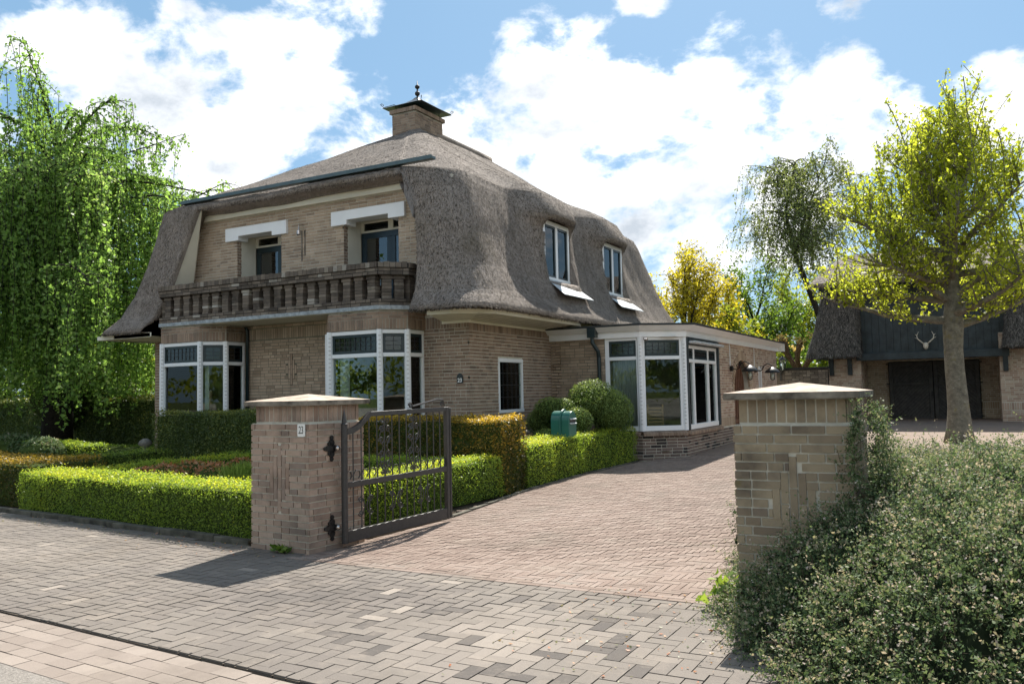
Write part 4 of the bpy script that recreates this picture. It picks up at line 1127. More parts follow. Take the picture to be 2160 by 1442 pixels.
m = MB(); m.lathe((ccx, ccy, 9.15), [(.036, 0), (.024, .04), (.028, .06), (.06, .09), (.068, .125), (.06, .16), (.024, .18), (.018, .235), (.024, .245), (.056, .27), (.064, .30), (.056, .33), (.016, .355), (.006, .47)], 12); m.build('finial', 'black_iron', chim, smooth=True)
def spiral(c_, u, v, r0, turns, n=22, flip=1):
    return [Vector(c_)+Vector(u)*(r0*(1-i/n*.75))*math.cos(flip*2*math.pi*turns*i/n)+Vector(v)*(r0*(1-i/n*.75))*math.sin(flip*2*math.pi*turns*i/n) for i in range(n+1)]
m = MB()
for sx in (-1, 1):
    for sy in (-1, 1):
        d = Vector((sx*.92, sy*1.05, 0)).normalized(); base = Vector((ccx+sx*.59, ccy+sy*.68, 8.81)); top = base-d*.30+Vector((0, 0, .11))
        m.tube([base, top], .009, 5); m.tube(spiral(base+Vector((0, 0, .055))+d*.02, d, (0, 0, 1), .045, 1.2), .008, 5); m.tube(spiral(top+Vector((0, 0, -.045))-d*.02, -d, (0, 0, 1), .04, 1.2), .008, 5)
m.build('scroll', 'black_iron', chim)
# downpipe, house number, door bell
m = MB(); m.tube([(-13.12, Yf-.10, 2.99), (-13.12, Yf-.06, 2.90), (-13.12, Yf-.06, .15)], .035, 10); m.build('downpipe', 'dark_green_paint', house, smooth=True)
BS.finish(wall, 300)
# number plates: digits as geometry
def digits(txt, name, mat, parent, loc, rotz, size, sx=1.0, depth=.002, bold=0):
    cu = bpy.data.curves.new(name, 'FONT'); cu.body = txt; cu.size = size; cu.extrude = depth; cu.align_x = 'CENTER'; cu.align_y = 'CENTER'; cu.offset = bold
    tmp = bpy.data.objects.new(name, cu); COL.objects.link(tmp)
    dg = bpy.context.evaluated_depsgraph_get(); me = bpy.data.meshes.new_from_object(tmp.evaluated_get(dg)); bpy.data.objects.remove(tmp)
    T = Matrix.Translation(loc) @ Matrix.Rotation(rotz, 4, 'Z') @ Matrix.Rotation(R(90), 4, 'X') @ Matrix.Diagonal((sx, 1, 1, 1))
    me.transform(T); me.materials.clear(); me.materials.append(MATS[mat]); me.name = name
    o = bpy.data.objects.new(name, me); put(o, parent); world_to_parent(o, parent); return o
npl = empty('number_plate', (-7.94, Yf-.01, 1.79), 'small black arched house number plate 23 on the house wall', 'sign')
m = MB(); pr = [(-8.0, 1.705), (-7.875, 1.705), (-7.875, 1.82), (-7.885, 1.85), (-7.91, 1.875), (-7.9375, 1.885), (-7.965, 1.875), (-7.99, 1.85), (-8.0, 1.82)]
m.v += [(x, Yf-.022, z) for x, z in pr]+[(x, Yf-.006, z) for x, z in pr]; nn_ = len(pr)
m.f += [tuple(range(nn_)), tuple(reversed(range(nn_, 2*nn_)))]+[(i, i+nn_, (i+1) % nn_+nn_, (i+1) % nn_) for i in range(nn_)]; m.r += [.5]*(nn_+2); m.build('plate', 'enamel_black', npl)
digits('23', 'numerals', 'letter_white', npl, (-7.9375, Yf-.0235, 1.755), 0, .095, 1.0, .0015, .002)

# ------------------------------------------------------------------ flat-roofed annex
annex = empty('flat_roof_annex', (-6.3, 20, .2), 'flat roofed brick annex with white cornice, chamfered window corner and arched door', 'annex')
AP = [(-7.74, 15.79), (-5.75, 15.79), (-5.02, 16.35), (-5.02, 25.45), (-7.74, 25.45)]
AS = BrickSet(); am = MB(); AZ = 2.60
ga = .10
m = MB(); wall_cells(m, (0, 15.79, 0), (1, 0, 0), (0, -1, 0), -7.50, -6.50, ga, AZ, .22, []); m.build('wall', 'mortar_olive', annex)
wall_cells(am, (-5.02, 0, 0), (0, 1, 0), (1, 0, 0), 18.80, 25.45, ga, AZ, .22, [(20.30, 21.94, ga, 2.22), (23.02, 23.42, .2, 2.10)])
wall_cells(am, (0, 25.45, 0), (1, 0, 0), (0, 1, 0), -7.5, -5.24, ga, AZ, .22, [])
aw = am.build('wall', 'mortar', annex)
pl_path = [(-6.50, 15.79), (-5.75, 15.79), (-5.02, 16.35), (-5.02, 18.80)]
m = MB(); m.prism([*pl_path, (-5.26, 18.80), (-5.26, 16.5), (-5.85, 16.02), (-6.50, 16.02)], ga, .62); m.build('plinth', 'mortar', annex)
AS.wall(courses(-7.73, -6.50, ga+.02, 2.58, header=.12, seed=81), (0, 15.79, 0), (1, 0, 0), (0, -1, 0), 'brick_house')
def arch_hole(z):
    iv = []
    if z < 1.5: iv.append((20.30, 21.94))
    elif z < 2.42:
        h = .92*math.sqrt(max(0, 1-((z-1.5)/.92)**2)); iv.append((21.12-h*1.12, 21.12+h*1.12))
    if z < 2.12: iv.append((23.0, 23.44))
    return iv
AS.wall(courses(18.80, 25.45, .86, 2.58, [arch_hole], header=.5, seed=82), (-5.02, 0, 0), (0, 1, 0), (1, 0, 0), 'brick_annex')
AS.wall(courses(18.80, 25.45, .64, .85, [(20.30, 21.94, 0, 2)], soldiers=[(.645, .85)], seed=83), (-5.02, 0, 0), (0, 1, 0), (1, 0, 0), 'brick_house')
AS.wall(courses(18.80, 25.45, ga+.02, .63, [(20.30, 21.94, 0, 2)], header=.6, seed=84), (-5.02, 0, 0), (0, 1, 0), (1, 0, 0), 'brick_plinth')
for i in range(3):
    a, b = V2(pl_path[i]), V2(pl_path[i+1]); t_ = b-a; w = t_.length; t_.normalize(); nn = Vector((t_.y, -t_.x, 0))
    AS.wall(courses(0, w, ga+.02, .61, header=.35, seed=85+i), (a.x, a.y, 0), tuple(t_), tuple(nn), 'brick_plinth', depth=.03)
    k = 0.0                                              # sill of bricks on edge
    while k < w-.01:
        e = min(k+.062, w); q = a+t_*k
        AS.solid((q.x+nn.x*.11, q.y+nn.y*.11, .605), tuple(t_*(e-k-.008)), tuple(-nn*.2+Vector((0, 0, .05))), (0, 0, .062), 'brick_house_dark'); k = e
# arch ring and the door inside
pts = [(21.12+.83*math.cos(q), 1.42+.80*math.sin(q)) for q in [R(180-180*i/26) for i in range(27)]]
for i in range(26):
    (ya, za), (yb2, zb2) = pts[i], pts[i+1]; o_ = Vector((-5.012, (ya+yb2)/2-21.12, (za+zb2)/2-1.42)); rad = Vector((0, o_.y, o_.z)).normalized()
    t_ = Vector((0, yb2-ya, zb2-za))
    AS.items.append((np.array([-5.05, ya, za]), np.array(t_*.9), np.array(rad*.20), np.array([.045, 0, 0]), 'brick_house', random.random()))
m = MB(); m.v += [(-5.16, y, z) for y, z in pts]+[(-5.16, 21.95, ga), (-5.16, 20.29, ga)]; m.f.append(tuple(range(len(m.v)))); m.r.append(.5)
m.build('arched_door', 'wood_door', annex)
m = MB()
for k in range(1, 9): y = 20.3+.182*k; m.aabb(-5.158, -5.145, y-.008, y+.008, ga+.1, 1.4+.7*math.sin(math.acos(max(-1, min(1, (y-21.12)/.86)))))
for z in (.7, 1.4): m.aabb(-5.158, -5.13, 20.34, 21.9, z-.05, z+.05)
m.build('door_ledge', 'wood_door', annex)
part = bpy.data.objects.new('side_door', None); put(part, annex); world_to_parent(part, annex)
m = MB(); m.aabb(-5.16, -5.02, 23.02, 23.10, .2, 2.10); m.aabb(-5.16, -5.02, 23.34, 23.42, .2, 2.10); m.aabb(-5.16, -5.02, 23.10, 23.34, 2.02, 2.10); m.build('frame', 'white_paint', part)
m = MB(); m.aabb(-5.13, -5.10, 23.10, 23.34, .2, 2.02); m.build('leaf', 'wood_door', part)
# windows
part = bpy.data.objects.new('corner_window', None); put(part, annex); world_to_parent(part, annex)
window_face(part, (-6.50, 15.78), (-5.75, 15.78), .70, 2.585, 2.16, post=.085)
window_face(part, (-5.75, 15.78), (-5.02, 16.35), .70, 2.585, 2.16, post=.10)
corner_post(part, [(-5.75, 15.79), (-5.03, 16.36)], .70, 2.585, .06)
part = bpy.data.objects.new('garden_window', None); put(part, annex); world_to_parent(part, annex)
window_face(part, (-5.0, 16.46), (-5.0, 18.70), .70, 2.42, 2.10, cols=[.22, .70], post=.07)
m = MB(); m.aabb(-5.06, -4.955, 16.36, 16.46, .70, 2.56); m.aabb(-5.06, -4.955, 18.70, 18.80, .70, 2.56); m.aabb(-5.06, -4.93, 16.46, 18.70, 2.42, 2.56); m.build('dark_surround', 'black_board', part, bevel=.006)
m = MB(); m.box((-4.95, 16.44, 2.44), (.13, 0, 0), (0, 2.3, 0), (0, 0, .055)); m.build('awning_box', 'zinc', part, bevel=.015)
# cornice and roof
ap2 = AP[:4]
o0, o1, o2 = offs(ap2, .07), offs(ap2, .13), offs(ap2, .26)
cm = MB()
for i in range(3):
    for (lo, hi, za, zb) in ((o0, o0, 2.575, 2.70), (o1, o2, 2.70, 2.795)):
        A_, B_, C_, D_ = (Vector((*lo[i], za)), Vector((*lo[i+1], za)), Vector((*hi[i+1], zb)), Vector((*hi[i], zb)))
        cm.poly([A_, B_, C_, D_])
    cm.poly([Vector((*AP[i], 2.575)), Vector((*AP[i+1], 2.575)), Vector((*o0[i+1], 2.575)), Vector((*o0[i], 2.575))][::-1])
    cm.poly([Vector((*o0[i], 2.70)), Vector((*o0[i+1], 2.70)), Vector((*o1[i+1], 2.70)), Vector((*o1[i], 2.70))][::-1])
cm.aabb(-5.03, -4.76, 25.42, 25.47, 2.575, 2.79); cm.aabb(-7.86, -7.74, 15.50, 15.78, 2.60, 2.79)
cm.build('cornice', 'white_paint', annex)
m = MB(); rp = offs(ap2, .28); m.prism([*rp, (-7.7, 25.7)], 2.80, 2.835); m.build('roof', 'roof_felt', annex)
# annex room
m = MB(); m.poly([(-7.5, 16.0, .3), (-5.3, 16.0, .3), (-5.3, 25, .3), (-7.5, 25, .3)]); m.build('floor', 'room_floor', annex)
m = MB(); m.aabb(-7.55, -7.5, 16, 25, .3, 2.58); m.aabb(-7.5, -5.25, 19.6, 19.65, .3, 2.58); m.poly([(-7.5, 16, 2.57), (-5.1, 16, 2.57), (-5.1, 25, 2.57), (-7.5, 25, 2.57)]); m.build('room_shell', 'room_wall', annex)
curtain(annex, (-6.42, 15.98), (-5.84, 15.98), .75, 2.14, 'curtain_grey', 22, .035)
curtain(annex, (-5.12, 16.52), (-5.12, 16.72), .78, 2.08, 'curtain_white', 8); curtain(annex, (-5.14, 17.75), (-5.14, 18.0), .78, 2.08, 'curtain_white', 8); curtain(annex, (-5.12, 18.35), (-5.12, 18.6), .78, 2.08, 'curtain_white', 8)
chair = empty('slatted_chair', (-5.75, 16.6, .3), 'wooden slatted chair back seen through the annex corner window', 'chair')
m = MB(); d = Vector((.79, .61, 0)); n_ = Vector((.61, -.79, 0)); c0 = Vector((-5.68, 16.38, 0))
for s_ in (-.17, .15): 
    q = MB(); q.box(c0+d*s_+Vector((0, 0, .3)), d*.035, -n_*.035, Vector((0, 0, .92))); q.build('post', 'wood_chair', chair)
for k in range(9):
    q = MB(); q.box(c0-d*.135-n_*.01+Vector((0, 0, .56+.07*k)), d*.285, -n_*.015, Vector((0, 0, .045))); q.build('slat', 'wood_chair', chair)
q = MB(); q.box(c0-d*.17+Vector((0, 0, .50)), d*.355, -n_*.38, Vector((0, 0, .035))); q.build('seat', 'wood_chair', chair)
for s_ in (-.17, .15):
    q = MB(); q.box(c0+d*s_-n_*.345+Vector((0, 0, .3)), d*.035, -n_*.035, Vector((0, 0, .2))); q.build('leg', 'wood_chair', chair)
AS.finish(aw, 300)
# rain pipe at the annex corner
m = MB(); m.aabb(-6.77, -6.60, 15.50, 15.66, 2.60, 2.79); m.tube([(-6.69, 15.58, 2.62), (-6.69, 15.58, 2.50), (-6.61, 15.68, 2.32), (-6.61, 15.72, 2.2), (-6.61, 15.72, .2)], .04, 10); m.build('downpipe', 'dark_green_paint', annex)
m = MB(); m.lathe((-5.60, 15.72, 2.49), [(.02, .07), (.05, .06), (.055, .03), (.03, 0)], 10); m.build('floodlight', 'steel', annex)

# gooseneck wall lamps
def gooseneck(y, label):
    o = empty('wall_lamp', (-5.01, y, 1.99), label, 'wall lamp', 'gooseneck lamps on the annex wall')
    m = MB(); m.tube([(-5.01, y, 1.99), (-4.95, y, 1.99)], .065, 12); m.build('wall_plate', 'black_iron', o)
    m = MB(); m.tube([(-4.95, y, 1.99), (-4.86, y, 1.96), (-4.80, y, 2.0), (-4.76, y, 2.10), (-4.66, y, 2.15), (-4.57, y, 2.10), (-4.55, y, 2.04)], .013, 7); m.tube(spiral((-4.83, y, 2.05), (1, 0, 0), (0, 0, 1), .05, 1.1), .009, 5); m.build('arm', 'black_iron', o)
    m = MB(); m.lathe((-4.55, y, 1.86), [(.0, .20), (.05, .19), (.15, .12), (.20, .06), (.205, .045), (.19, .05), (.10, .10), (.0, .13)], 20); m.build('shade', 'black_iron', o, smooth=True)
    m = MB(); m.lathe((-4.55, y, 1.70), [(.02, 0), (.055, .03), (.06, .1), (.055, .2), (.03, .24)], 12); m.build('glass_cover', 'glass', o, smooth=True)
    m = MB(); m.lathe((-4.55, y, 1.78), [(.012, 0), (.03, .03), (.03, .07), (.015, .12)], 10); m.build('bulb', 'enamel_white', o, smooth=True)
    m = MB(); m.tube([(-5.005, y-.03, 2.05), (-5.005, y-.03, 2.58)], .012, 6); m.build('conduit', 'white_paint', o)
gooseneck(19.97, 'black gooseneck wall lamp just left of the arched door')
gooseneck(22.53, 'black gooseneck wall lamp right of the arched door, by the narrow side door')
# black yard wall with lantern
yw = empty('yard_wall', (-4.7, 27, .35), 'low black stained brick wall between annex and barn', 'wall')
m = MB(); m.aabb(-5.75, -3.80, 27.0, 27.22, .2, 2.07); m.build('wall_body', 'mortar_black', yw)
YB = BrickSet(); YB.wall(courses(-5.75, -3.8, .36, 2.06, seed=91), (0, 27.0, 0), (1, 0, 0), (0, -1, 0), 'brick_balcony', proud=.004); YB.finish(yw.children[0], 0)
m = MB(); m.aabb(-5.78, -3.78, 26.96, 27.26, 2.07, 2.12); m.build('coping', 'wall_black', yw)
ln = empty('wall_lantern', (-5.13, 26.97, 1.9), 'black carriage lantern on the dark yard wall', 'lantern')
m = MB(); m.aabb(-5.22, -5.17, 26.95, 27.0, 1.72, 2.0); m.tube([(-5.19, 26.97, 1.93), (-5.15, 26.90, 1.95), (-5.10, 26.84, 2.02)], .018, 6); m.build('bracket', 'black_iron', ln)
m = MB(); m.lathe((-5.10, 26.84, 2.02), [(.05, 0), (.075, .02), (.075, .035)], 6); m.lathe((-5.10, 26.84, 2.36), [(.125, 0), (.13, .02), (.06, .09), (.02, .12), (.02, .15)], 6)
for k in range(6): q = R(60*k); m.tube([(-5.10+.07*math.cos(q), 26.84+.07*math.sin(q), 2.05), (-5.10+.115*math.cos(q), 26.84+.115*math.sin(q), 2.37)], .008, 4)
m.build('cage', 'black_iron', ln)
m = MB(); m.lathe((-5.10, 26.84, 2.055), [(.062, 0), (.105, .31)], 6); m.build('glass_cover', 'glass', ln)
m = MB(); m.lathe((-5.10, 26.84, 2.06), [(.02, 0), (.022, .1), (.03, .12), (.025, .2), (.01, .22)], 8); m.build('bulb', 'enamel_white', ln)

# ------------------------------------------------------------------ thatched barn
barn = empty('thatched_barn', (-1, 30, .37), 'black boarded thatched barn with brick piers and dark double doors', 'barn')
BB = BrickSet(); bm_ = MB(); gz = .34
for (xa, xb, ya, yb2) in ((-3.97, -3.0, 28.4, 30.2), (.80, 5.0, 28.4, 30.2)):
    m = MB(); m.aabb(xa, xb, ya, yb2, gz-.1, 3.0); m.build('pier', 'mortar', barn)
wall_cells(bm_, (0, 30.2, 0), (1, 0, 0), (0, -1, 0), -3.0, .80, gz-.1, 2.8, .25, [(-2.35, .30, gz-.2, 2.28)])
m = MB(); m.aabb(-4.0, -3.8, 30.2, 36, gz-.1, 2.8); m.build('side_wall', 'mortar', barn)
bw = bm_.build('wall', 'mortar', barn)
for (xa, xb) in ((-3.97, -3.0), (.80, 5.0)):
    BB.wall(courses(xa, xb, gz, 2.98, soldiers=[(.72, .93)], seed=int(100+xb)), (0, 28.4, 0), (1, 0, 0), (0, -1, 0), 'brick_annex')
BB.wall(courses(28.4, 30.2, gz, 2.98, soldiers=[(.72, .93)], seed=103), (-3.0, 0, 0), (0, 1, 0), (1, 0, 0), 'brick_annex'); BB.wall(courses(28.4, 30.2, gz, 2.98, seed=104), (.80, 0, 0), (0, 1, 0), (-1, 0, 0), 'brick_annex')
BB.wall(courses(-3.0, .80, gz, 2.78, [(-2.35, .30, gz-.2, 2.28)], soldiers=[(.72, .93)], seed=105), (0, 30.2, 0), (1, 0, 0), (0, -1, 0), 'brick_house')
BB.finish(bw, 120)
for i, x in enumerate(np.arange(-3.05, .95, .205)):
    m = MB(); m.aabb(x, x+.198, 28.50+random.uniform(0, .012), 28.56, 2.5, 4.95); m.build('board', 'black_board', barn)
m = MB(); m.aabb(-3.05, .95, 28.565, 28.6, 2.5, 4.95); m.build('board_backing', 'board_groove', barn)
m = MB(); m.aabb(-3.10, 1.05, 28.22, 28.5, 2.30, 2.52); m.build('beam', 'black_board', barn, bevel=.01)
m = MB(); m.aabb(-3.0, .8, 28.5, 30.2, 2.52, 2.58); m.build('ceiling', 'black_board', barn)
for (x) in (-3.93, -3.38, .88):
    m = MB(); m.v += [(x+a, 28.39-b, z) for a in (0, .13) for (b, z) in ((0, 1.86), (.10, 1.86), (.20, 2.55), (0, 2.55))]; m.f += [(0, 1, 2, 3), (7, 6, 5, 4), (0, 4, 5, 1), (1, 5, 6, 2), (2, 6, 7, 3), (3, 7, 4, 0)]; m.r += [.5]*6; m.build('bracket', 'black_board', barn)
# double doors: frame, diagonal boards, arched braces, strap hinges
for (xa, xb, sgn) in ((-2.33, -1.04, 1), (-1.02, .28, -1)):
    dp = bpy.data.objects.new('barn_door', None); put(dp, barn); world_to_parent(dp, barn)
    m = MB(); m.aabb(xa, xb, 30.12, 30.17, gz, 2.26); m.build('panel', 'board_groove', dp)
    m = MB()
    for q in ((xa, xa+.12, gz, 2.26), (xb-.12, xb, gz, 2.26), (xa+.12, xb-.12, gz, gz+.16), (xa+.12, xb-.12, 2.14, 2.26), (xa+.12, xb-.12, 1.50, 1.60)): m.aabb(q[0], q[1], 30.06, 30.119, q[2], q[3])
    m.build('stile', 'barn_door', dp, bevel=.008)
    for (zlo, zhi) in ((gz+.16, 1.50), (1.60, 2.14)):
        k = -5.2
        while k < -2.4:                                     # diagonal planks clipped to the panel
            bl = bmesh.new()
            c_ = [(-4, k), (4, k+8*1.0), (4, k+8*1.0+.105), (-4, k+.105)]
            xm, zm = (xa+xb)/2, (zlo+zhi)/2
            vs_ = [bl.verts.new((xm+sgn*x, 30.10, zm+z-.3)) for x, z in c_]; bl.faces.new(vs_)
            for (co, no) in (((xa+.12, 0, 0), (-1, 0, 0)), ((xb-.12, 0, 0), (1, 0, 0)), ((0, 0, zlo), (0, 0, -1)), ((0, 0, zhi), (0, 0, 1))):
                bmesh.ops.bisect_plane(bl, geom=bl.verts[:]+bl.edges[:]+bl.faces[:], plane_co=co, plane_no=no, clear_outer=True)
            if bl.faces:
                ex = bmesh.ops.extrude_face_region(bl, geom=bl.faces[:]); bmesh.ops.translate(bl, verts=[v for v in ex['geom'] if isinstance(v, bmesh.types.BMVert)], vec=(0, .02, 0)); bmesh.ops.recalc_face_normals(bl, faces=bl.faces[:])
                me = bpy.data.meshes.new('plank'); bl.to_mesh(me); me.materials.append(MATS['barn_door']); o_ = bpy.data.objects.new('plank', me); put(o_, dp); world_to_parent(o_, dp)
            bl.free(); k += .118
    m = MB(); cx_ = (xa+xb)/2; rr_ = (xb-xa)/2-.14
    prev = None
    for i in range(15):
        q = R(180*i/14); p = Vector((cx_+rr_*math.cos(q), 30.055, 1.56+.52*math.sin(q))); p2 = Vector((cx_+(rr_-.09)*math.cos(q), 30.055, 1.56+.43*math.sin(q)))
        if prev: m.poly([prev[0], p, p2, prev[1]]); m.poly([prev[0]+Vector((0, .04, 0)), prev[0], prev[1], prev[1]+Vector((0, .04, 0))]); m.poly([prev[1], p2, p2+Vector((0, .04, 0)), prev[1]+Vector((0, .04, 0))])
        prev = (p, p2)
    m.build('arched_brace', 'barn_door', dp)
    m = MB(); hx = xa-.08 if sgn > 0 else xb+.08
    for z in (1.55, .5, 2.2):
        m = MB(); m.box((hx if sgn > 0 else hx-.62, 30.045, z-.02), (.62, 0, 0), (0, .02, 0), (0, 0, .04)); m.build('strap_hinge', 'black_iron', dp)
m = MB(); m.aabb(-2.6, .6, 30.46, 30.5, gz-.1, 2.5); m.build('dark_gap_sheet', 'board_groove', barn)  # near-black sheet added to block daylight at the door gaps, stands for dark interior
m = MB(); m.aabb(-1.10, -1.04, 30.02, 30.055, 1.1, 1.3); m.tube([(-1.07, 30.02, 1.27), (-1.07, 29.97, 1.24), (-1.07, 29.97, 1.14), (-1.07, 30.02, 1.12)], .012, 6); m.build('latch', 'black_iron', barn)
# thatch: left and right skirts, roof above
def thatch_block(name, secs, n=7, mat='thatch_old', reed='reed_old', count=9000):
    """secs: list of (z, x0, x1, yfront, yback)"""
    V_ = []; Fq = []
    for (z, x0, x1, yf_, yb_) in secs:
        r_ = .12
        ring = [(x0, yb_)]+[(x0, yb_+(yf_+r_-yb_)*i/3) for i in (1, 2, 3)]+[(x0+r_, yf_)]+[(x0+r_+(x1-x0-2*r_)*i/n, yf_) for i in range(1, n)]+[(x1-r_, yf_)]+[(x1, yf_+r_+(yb_-yf_-r_)*i/3) for i in (0, 1, 2, 3)]
        V_.append([(x+mnoise.noise((x*2, y*2, z*2))*.03, y+mnoise.noise((x*2, y*2, z*2+7))*.04, z+mnoise.noise((x*3, y, 1))*.02) for x, y in ring])
    L_ = len(V_[0]); vv = [p for r_ in V_ for p in r_]
    for j in range(len(secs)-1):
        for i in range(L_-1): Fq.append((j*L_+i, j*L_+i+1, (j+1)*L_+i+1, (j+1)*L_+i))
    me = bpy.data.meshes.new(name); me.from_pydata(vv, [], Fq); me.materials.append(MATS[mat]); me.polygons.foreach_set('use_smooth', [True]*len(Fq)); me.update()
    o_ = bpy.data.objects.new(name, me); put(o_, barn); world_to_parent(o_, barn)
    s_ = o_.modifiers.new('thick', 'SOLIDIFY'); s_.thickness = .25; s_.offset = -1
    reeds('reed_ends', vv, Fq, count*3, reed, o_, .09, .007, .25)
thatch_block('thatch_skirt', [(2.46, -4.55, -2.93, 27.70, 31), (2.6, -4.52, -2.93, 27.75, 31), (3.2, -4.36, -2.95, 27.95, 31), (3.9, -4.20, -2.97, 28.15, 31), (4.45, -4.12, -3.0, 28.25, 31)])
m = MB(); m.aabb(-4.14, -2.98, 28.15, 31, 4.45, 4.72); m.build('ridge_flashing', 'black_board', barn)
thatch_block('thatch_skirt', [(2.58, .86, 5.2, 27.70, 31), (2.7, .88, 5.2, 27.75, 31), (3.2, .95, 5.1, 27.95, 31), (3.9, 1.0, 5.0, 28.15, 31), (4.6, 1.05, 5.0, 28.25, 31)])
V_ = []; Fq = []
for j, (y, z) in enumerate(((27.75, 4.66), (27.7, 4.78), (28.6, 5.2), (29.8, 5.65), (31.2, 6.1), (33.5, 5.2), (35, 4.6))):
    for i in range(25): x = -4.35+(9.8*i/24); xx = x if 2 > j else x+(.9 if i == 0 else 0)*0; V_.append((x+max(0, (j-1))*.22*(1-i/12), y+mnoise.noise((x, y, 2))*.05, z+mnoise.noise((x, y, 5))*.05))
for j in range(6):
    for i in range(24): Fq.append((j*25+i, j*25+i+1, (j+1)*25+i+1, (j+1)*25+i))
me = bpy.data.meshes.new('roof'); me.from_pydata(V_, [], Fq); me.materials.append(MATS['thatch']); me.update(); o_ = bpy.data.objects.new('roof', me); put(o_, barn); world_to_parent(o_, barn)
s_ = o_.modifiers.new('thick', 'SOLIDIFY'); s_.thickness = .2; s_.offset = -1
reeds('reed_ends', V_, Fq, 20000, 'reed', o_, .1, .008, .25)
ant = empty('antler_trophy', (-1.13, 28.48, 2.7), 'pale deer skull with antlers on the black barn boards', 'trophy')
m = MB(); m.lathe((-1.13, 28.44, 2.64), [(.02, -.06), (.055, -.02), (.07, .04), (.075, .10), (.05, .15), (.02, .16)], 10); m.build('skull', 'bone', ant, smooth=True)
for s_ in (-1, 1):
    m = MB(); m.tube([(-1.13+s_*.05, 28.43, 2.76), (-1.13+s_*.13, 28.40, 2.83), (-1.13+s_*.22, 28.37, 2.92), (-1.13+s_*.235, 28.37, 3.02), (-1.13+s_*.18, 28.36, 3.13)], [.022, .02, .017, .013, .006], 7)
    m.tube([(-1.13+s_*.22, 28.37, 2.92), (-1.13+s_*.29, 28.34, 2.95)], [.013, .004], 5); m.tube([(-1.13+s_*.235, 28.37, 3.02), (-1.13+s_*.285, 28.35, 3.06)], [.011, .004], 5); m.build('antler', 'bone', ant, smooth=True)

# ------------------------------------------------------------------ gate pillars
def pillar(name, N, fl, back, wf, wb, label, mat, plate, mort, seed):
    o = empty(name, (N[0], N[1], 0), label, 'gate pillar')
    N, fl, back = Vector((*N, 0)), Vector((*fl, 0)).normalized(), Vector((*back, 0)).normalized()
    A_ = N+fl*wf; z1 = 1.26
    core = MB(); e = .006; c4 = [N+fl*e+back*e, N+fl*(wf-e)+back*e, N+fl*(wf-e)+back*(wb-e), N+fl*e+back*(wb-e)]
    core.prism([(p.x, p.y) for p in c4][::-1] if False else [(p.x, p.y) for p in c4], -.03, 1.256)
    k = .035; c4 = [N+fl*k+back*k, N+fl*(wf-k)+back*k, N+fl*(wf-k)+back*(wb-k), N+fl*k+back*(wb-k)]; core.prism([(p.x, p.y) for p in c4], 1.256, 1.43)
    cb = core.build('core', mort, o)
    PS = BrickSet(); cz = .72; cu = wf*.5
    def emb(z):
        iv = []
        for kk, hh in ((0, .325), (1, .215), (2, .108)):
            if abs(z-cz) < hh: iv.append((cu-.027-.058*kk, cu+.027+.058*kk))
        return iv
    PS.wall(courses(0, wf, .0, z1, [emb], header=.35, seed=seed, H=.0508, J=.0122), (A_.x, A_.y, 0), tuple(-fl), tuple(-back), mat, proud=.005, jit=.003)
    for kk, lnn in ((0, (-.325, -.108, .108, .325)), (1, (-.215, 0, .215)), (-1, (-.215, 0, .215)), (2, (-.108, .108)), (-2, (-.108, .108))):
        for i in range(len(lnn)-1): PS.wall([(cu+kk*.058-.024, cu+kk*.058+.024, cz+lnn[i]+.005, cz+lnn[i+1]-.005)], (A_.x, A_.y, 0), tuple(-fl), tuple(-back), mat, proud=.005)
    PS.wall(courses(0, wb, .0, z1, header=.35, seed=seed+1, H=.0508, J=.0122), (N.x, N.y, 0), tuple(back), tuple(-fl), mat, proud=.005, jit=.003)
    PS.wall(courses(0, wb, .0, z1, header=.35, seed=seed+2, H=.0508, J=.0122), tuple(A_+back*wb), tuple(-back), tuple(fl), mat, proud=.005, jit=.003)
    PS.wall(courses(0, wf, .0, z1, header=.35, seed=seed+3, H=.0508, J=.0122), tuple(N+back*wb), tuple(fl), tuple(back), mat, proud=.005, jit=.003)
    for (o_, u_, n_, w_) in ((A_-fl*k+back*k, -fl, -back, wf-2*k), (N+fl*k+back*k, back, -fl, wb-2*k), (A_+back*(wb-k)-fl*k, -back, fl, wb-2*k), (N+back*(wb-k)+fl*k, fl, back, wf-2*k)):
        PS.wall(courses(0, w_, 1.27, 1.425, soldiers=[(1.272, 1.425)], H=.054, J=.011, seed=seed), tuple(o_), tuple(u_), tuple(n_), mat, proud=.005, jit=.003)
    PS.finish(cb, 300)
    k = -.055; c4 = [N+fl*k+back*k, N+fl*(wf-k)+back*k, N+fl*(wf-k)+back*(wb-k), N+fl*k+back*(wb-k)]
    m = MB(); m.prism([(p.x, p.y) for p in c4], 1.43, 1.476); m.build('cap_slab', 'concrete_edge', o, bevel=.006)
    m = MB(); ap = sum(c4, Vector())/4; q = [Vector((p.x, p.y, 1.4775)) for p in c4]; tip = Vector((ap.x, ap.y, 1.545))
    for i in range(4): m.poly([q[(i+1) % 4], q[i], tip][::-1])
    m.poly(q); m.build('cap_top', 'concrete_cap', o)
    return o
lp = pillar('gate_pillar', (-5.62, 6.12), (-.9976, .0698), (.0698, .9976), .82, .76, 'pinkish brick gate pillar with pyramid cap and white number plate, left of the drive', 'brick_pillar', True, 'mortar', 200)
rp_ = pillar('gate_pillar', (-1.47+.78, 5.89), (-1, 0), (0, 1), .78, .80, 'mossy darker brick gate pillar half covered by cotoneaster, right of the drive', 'brick_pillar_mossy', False, 'mortar', 220)
for o_ in (lp, rp_): o_['group'] = 'brick pillars of the gate'
